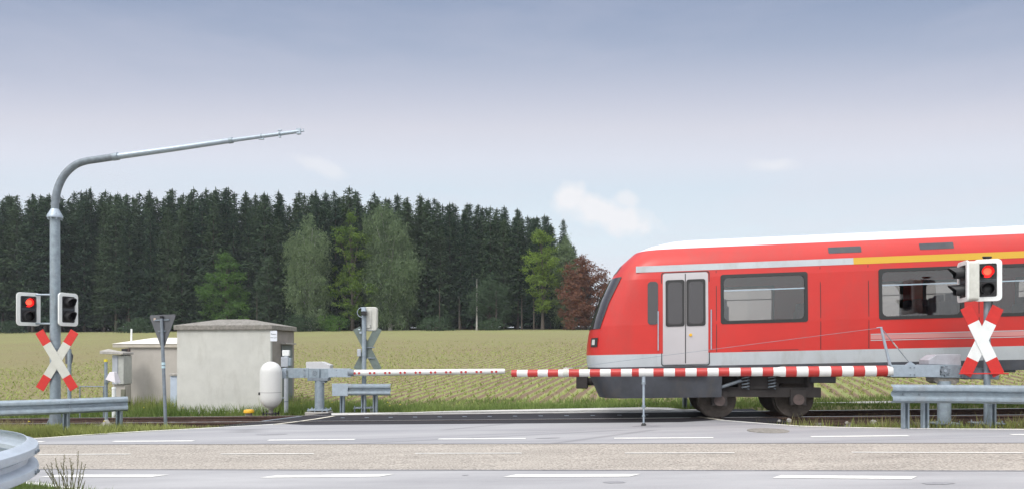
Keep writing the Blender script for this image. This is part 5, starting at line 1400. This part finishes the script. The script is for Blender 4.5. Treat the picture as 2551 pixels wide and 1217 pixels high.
def right_ok(a, t):
    p = T0 + TD * a + TN * t; e = edge_y(p.x, ER); return e is not None and p.y > e + .1 and t < -1.5 and rng.random() < nz2(p.x, p.y, 2.6, 4) * 1.1 - .15
blades('right_verge_grass', scatter(9000, (5, 24), (-3.6, -1.5), cond=right_ok), .05, .22, grass_m, .011, label='patchy grass on the gravel strip under the right guardrail')
blades('right_dry_grass', scatter(2500, (5, 24), (-3.6, -1.3), cond=right_ok), .12, .34, grass_dry, .008, .3, label='thin dry grass stalks by the right barrier post')
# crop seedlings in rows
ang = math.atan(.28); pts = []
for q in np.arange(-40, 46, ROW):
    qq = q + ROW * .25; yv = 20.2
    while yv < 78:
        x = qq * 1.038 + .28 * yv + rng.normal(0, .03); y = yv
        if abs(x) < y * .8 + 1 and rng.random() < 1.25 - (yv - 20) / 52 - .35 * nz2(x, y, .3, 2):
            z = ground_h(x, y)
            for _ in range(2): pts.append((x + rng.normal(0, .03), y + rng.normal(0, .04), z - .01))
        yv += rng.uniform(.12, .3) * (1 + (yv - 20) * .02)
blades('crop_seedlings', pts, .06, .15, seed_m, .03, .7, label='young crop plants in long rows across the field', cat='crop')
print('seedlings', len(pts))
pts = []
for _ in range(60000):
    y = 19.0 + 60 * rng.random() ** 1.6; x = rng.uniform(-.78, .8) * y; pts.append((x, y, ground_h(x, y) - .01))
blades('field_weeds', [p for p in pts[:26000] if at_of(p[0], p[1])[1] > 4.0 and rng.random() < .2 + .6 * nz2(p[0], p[1], .35, 5)], .03, .08, grass_dry, .03, .8, label='fine pale green weeds scattered over the field soil')
# near grass by the curved guardrail
pts = []
KL = [gp(*q) for q in ((-600, 1187), (-500, 1184), (-100, 1197), (80, 1207), (170, 1219), (300, 1240))] + [Vector((-2.8, 4.5, 0)), Vector((-2.6, 2, 0))]
for _ in range(60000):
    x = rng.uniform(-8.5, -2.9); y = rng.uniform(5.2, 8.6)
    e = edge_y(x, KL)
    if e is None or y > e - .03 or rng.random() > .45 + .5 * nz2(x, y, 3.1): continue
    pts.append((x, y, G(x, y) - .05))
blades('near_grass', pts, .05, .17, grass_lush, .008, .35, label='dense green grass at the foot of the near guardrail')
cb_ = gp(168, 1233)
rr_ = random.Random(4)
gt = thing('grass_clump', cb_, 'clump of tall seeding grass stalks beside the near guardrail bend', 'grass plant')
for (px, py) in ((160, 1130), (196, 1122), (137, 1140), (150, 1150), (174, 1138), (180, 1150), (115, 1155), (128, 1150), (140, 1160), (205, 1150), (213, 1155), (120, 1170), (185, 1165), (165, 1158), (108, 1162), (202, 1178), (150, 1170), (212, 1196)):
    d = 7.15 + rr_.uniform(-.25, .2); tip = W(px, py, d); b = W(168 + (px - 160) * .35 + rr_.uniform(-14, 14), 1240, d); b.z = G(b.x, b.y) - .03
    mid = b.lerp(tip, .55) + Vector((rr_.uniform(-.02, .02), 0, .02))
    stk = MB().tube([b, mid, tip], [.005, .0038, .002], 5).build('stalk', stalk_m, gt); hd = MB().rod(tip - (tip - mid).normalized() * .17, tip, .004, .002, 4)
    dv = (tip - mid).normalized()
    for k in range(16):
        q = tip - dv * (.015 + k * .010) + Vector((rr_.uniform(-1, 1), rr_.uniform(-1, 1), rr_.uniform(-.4, .4))) * .005
        sd2 = Vector((rr_.uniform(-1, 1), rr_.uniform(-1, 1), .6)).normalized() * .019
        hd.add([q, q + sd2 * .5 + Vector((.003, 0, 0)), q + sd2 + dv * .01, q + sd2 * .5 - Vector((.003, 0, 0))], [(0, 1, 2, 3)])
    hd.build('seed_head', stalk_m, stk, fix=False, smooth_=False)
# yellow flowers
fl = MB(); rf_ = random.Random(8)
for k in range(46):
    if k < 22: a, t = rf_.uniform(-15, -5.2), rf_.uniform(-2.8, -1.5)
    else: a, t = rf_.uniform(-15, -3.5), rf_.uniform(2.1, 3.6)
    p = T0 + TD * a + TN * t; z = ground_h(p.x, p.y) + rf_.uniform(.12, .3)
    if k < 22 and not left_ok(a, t): continue
    fl.lathe(Vector((p.x, p.y, z)), [(.004, -.012), (.022, 0), (.018, .008)], 6)
tag(fl.build('wild_flowers', flower_m, None), 'tiny yellow wild flowers dotted through the trackside grass', 'flowers', kind='stuff')

# ------------------------------------------------------------------ the air
hz = MB().box((0, 590, 24), (900, 1400, 76)).build('haze', bpy.data.materials.new('thin_summer_haze'), None, smooth_=False)
tag(hz, 'thin pale summer haze lying over the field and the wood', 'haze', kind='stuff')
hm = hz.data.materials[0]; hm.use_nodes = True; hn, hl = hm.node_tree.nodes, hm.node_tree.links; hn.clear()
hv = hn.new('ShaderNodeVolumePrincipled'); hv.inputs['Color'].default_value = (.86, .90, 1.0, 1); hv.inputs['Density'].default_value = .00026
ho = hn.new('ShaderNodeOutputMaterial'); hl.new(hv.outputs[0], ho.inputs['Volume'])
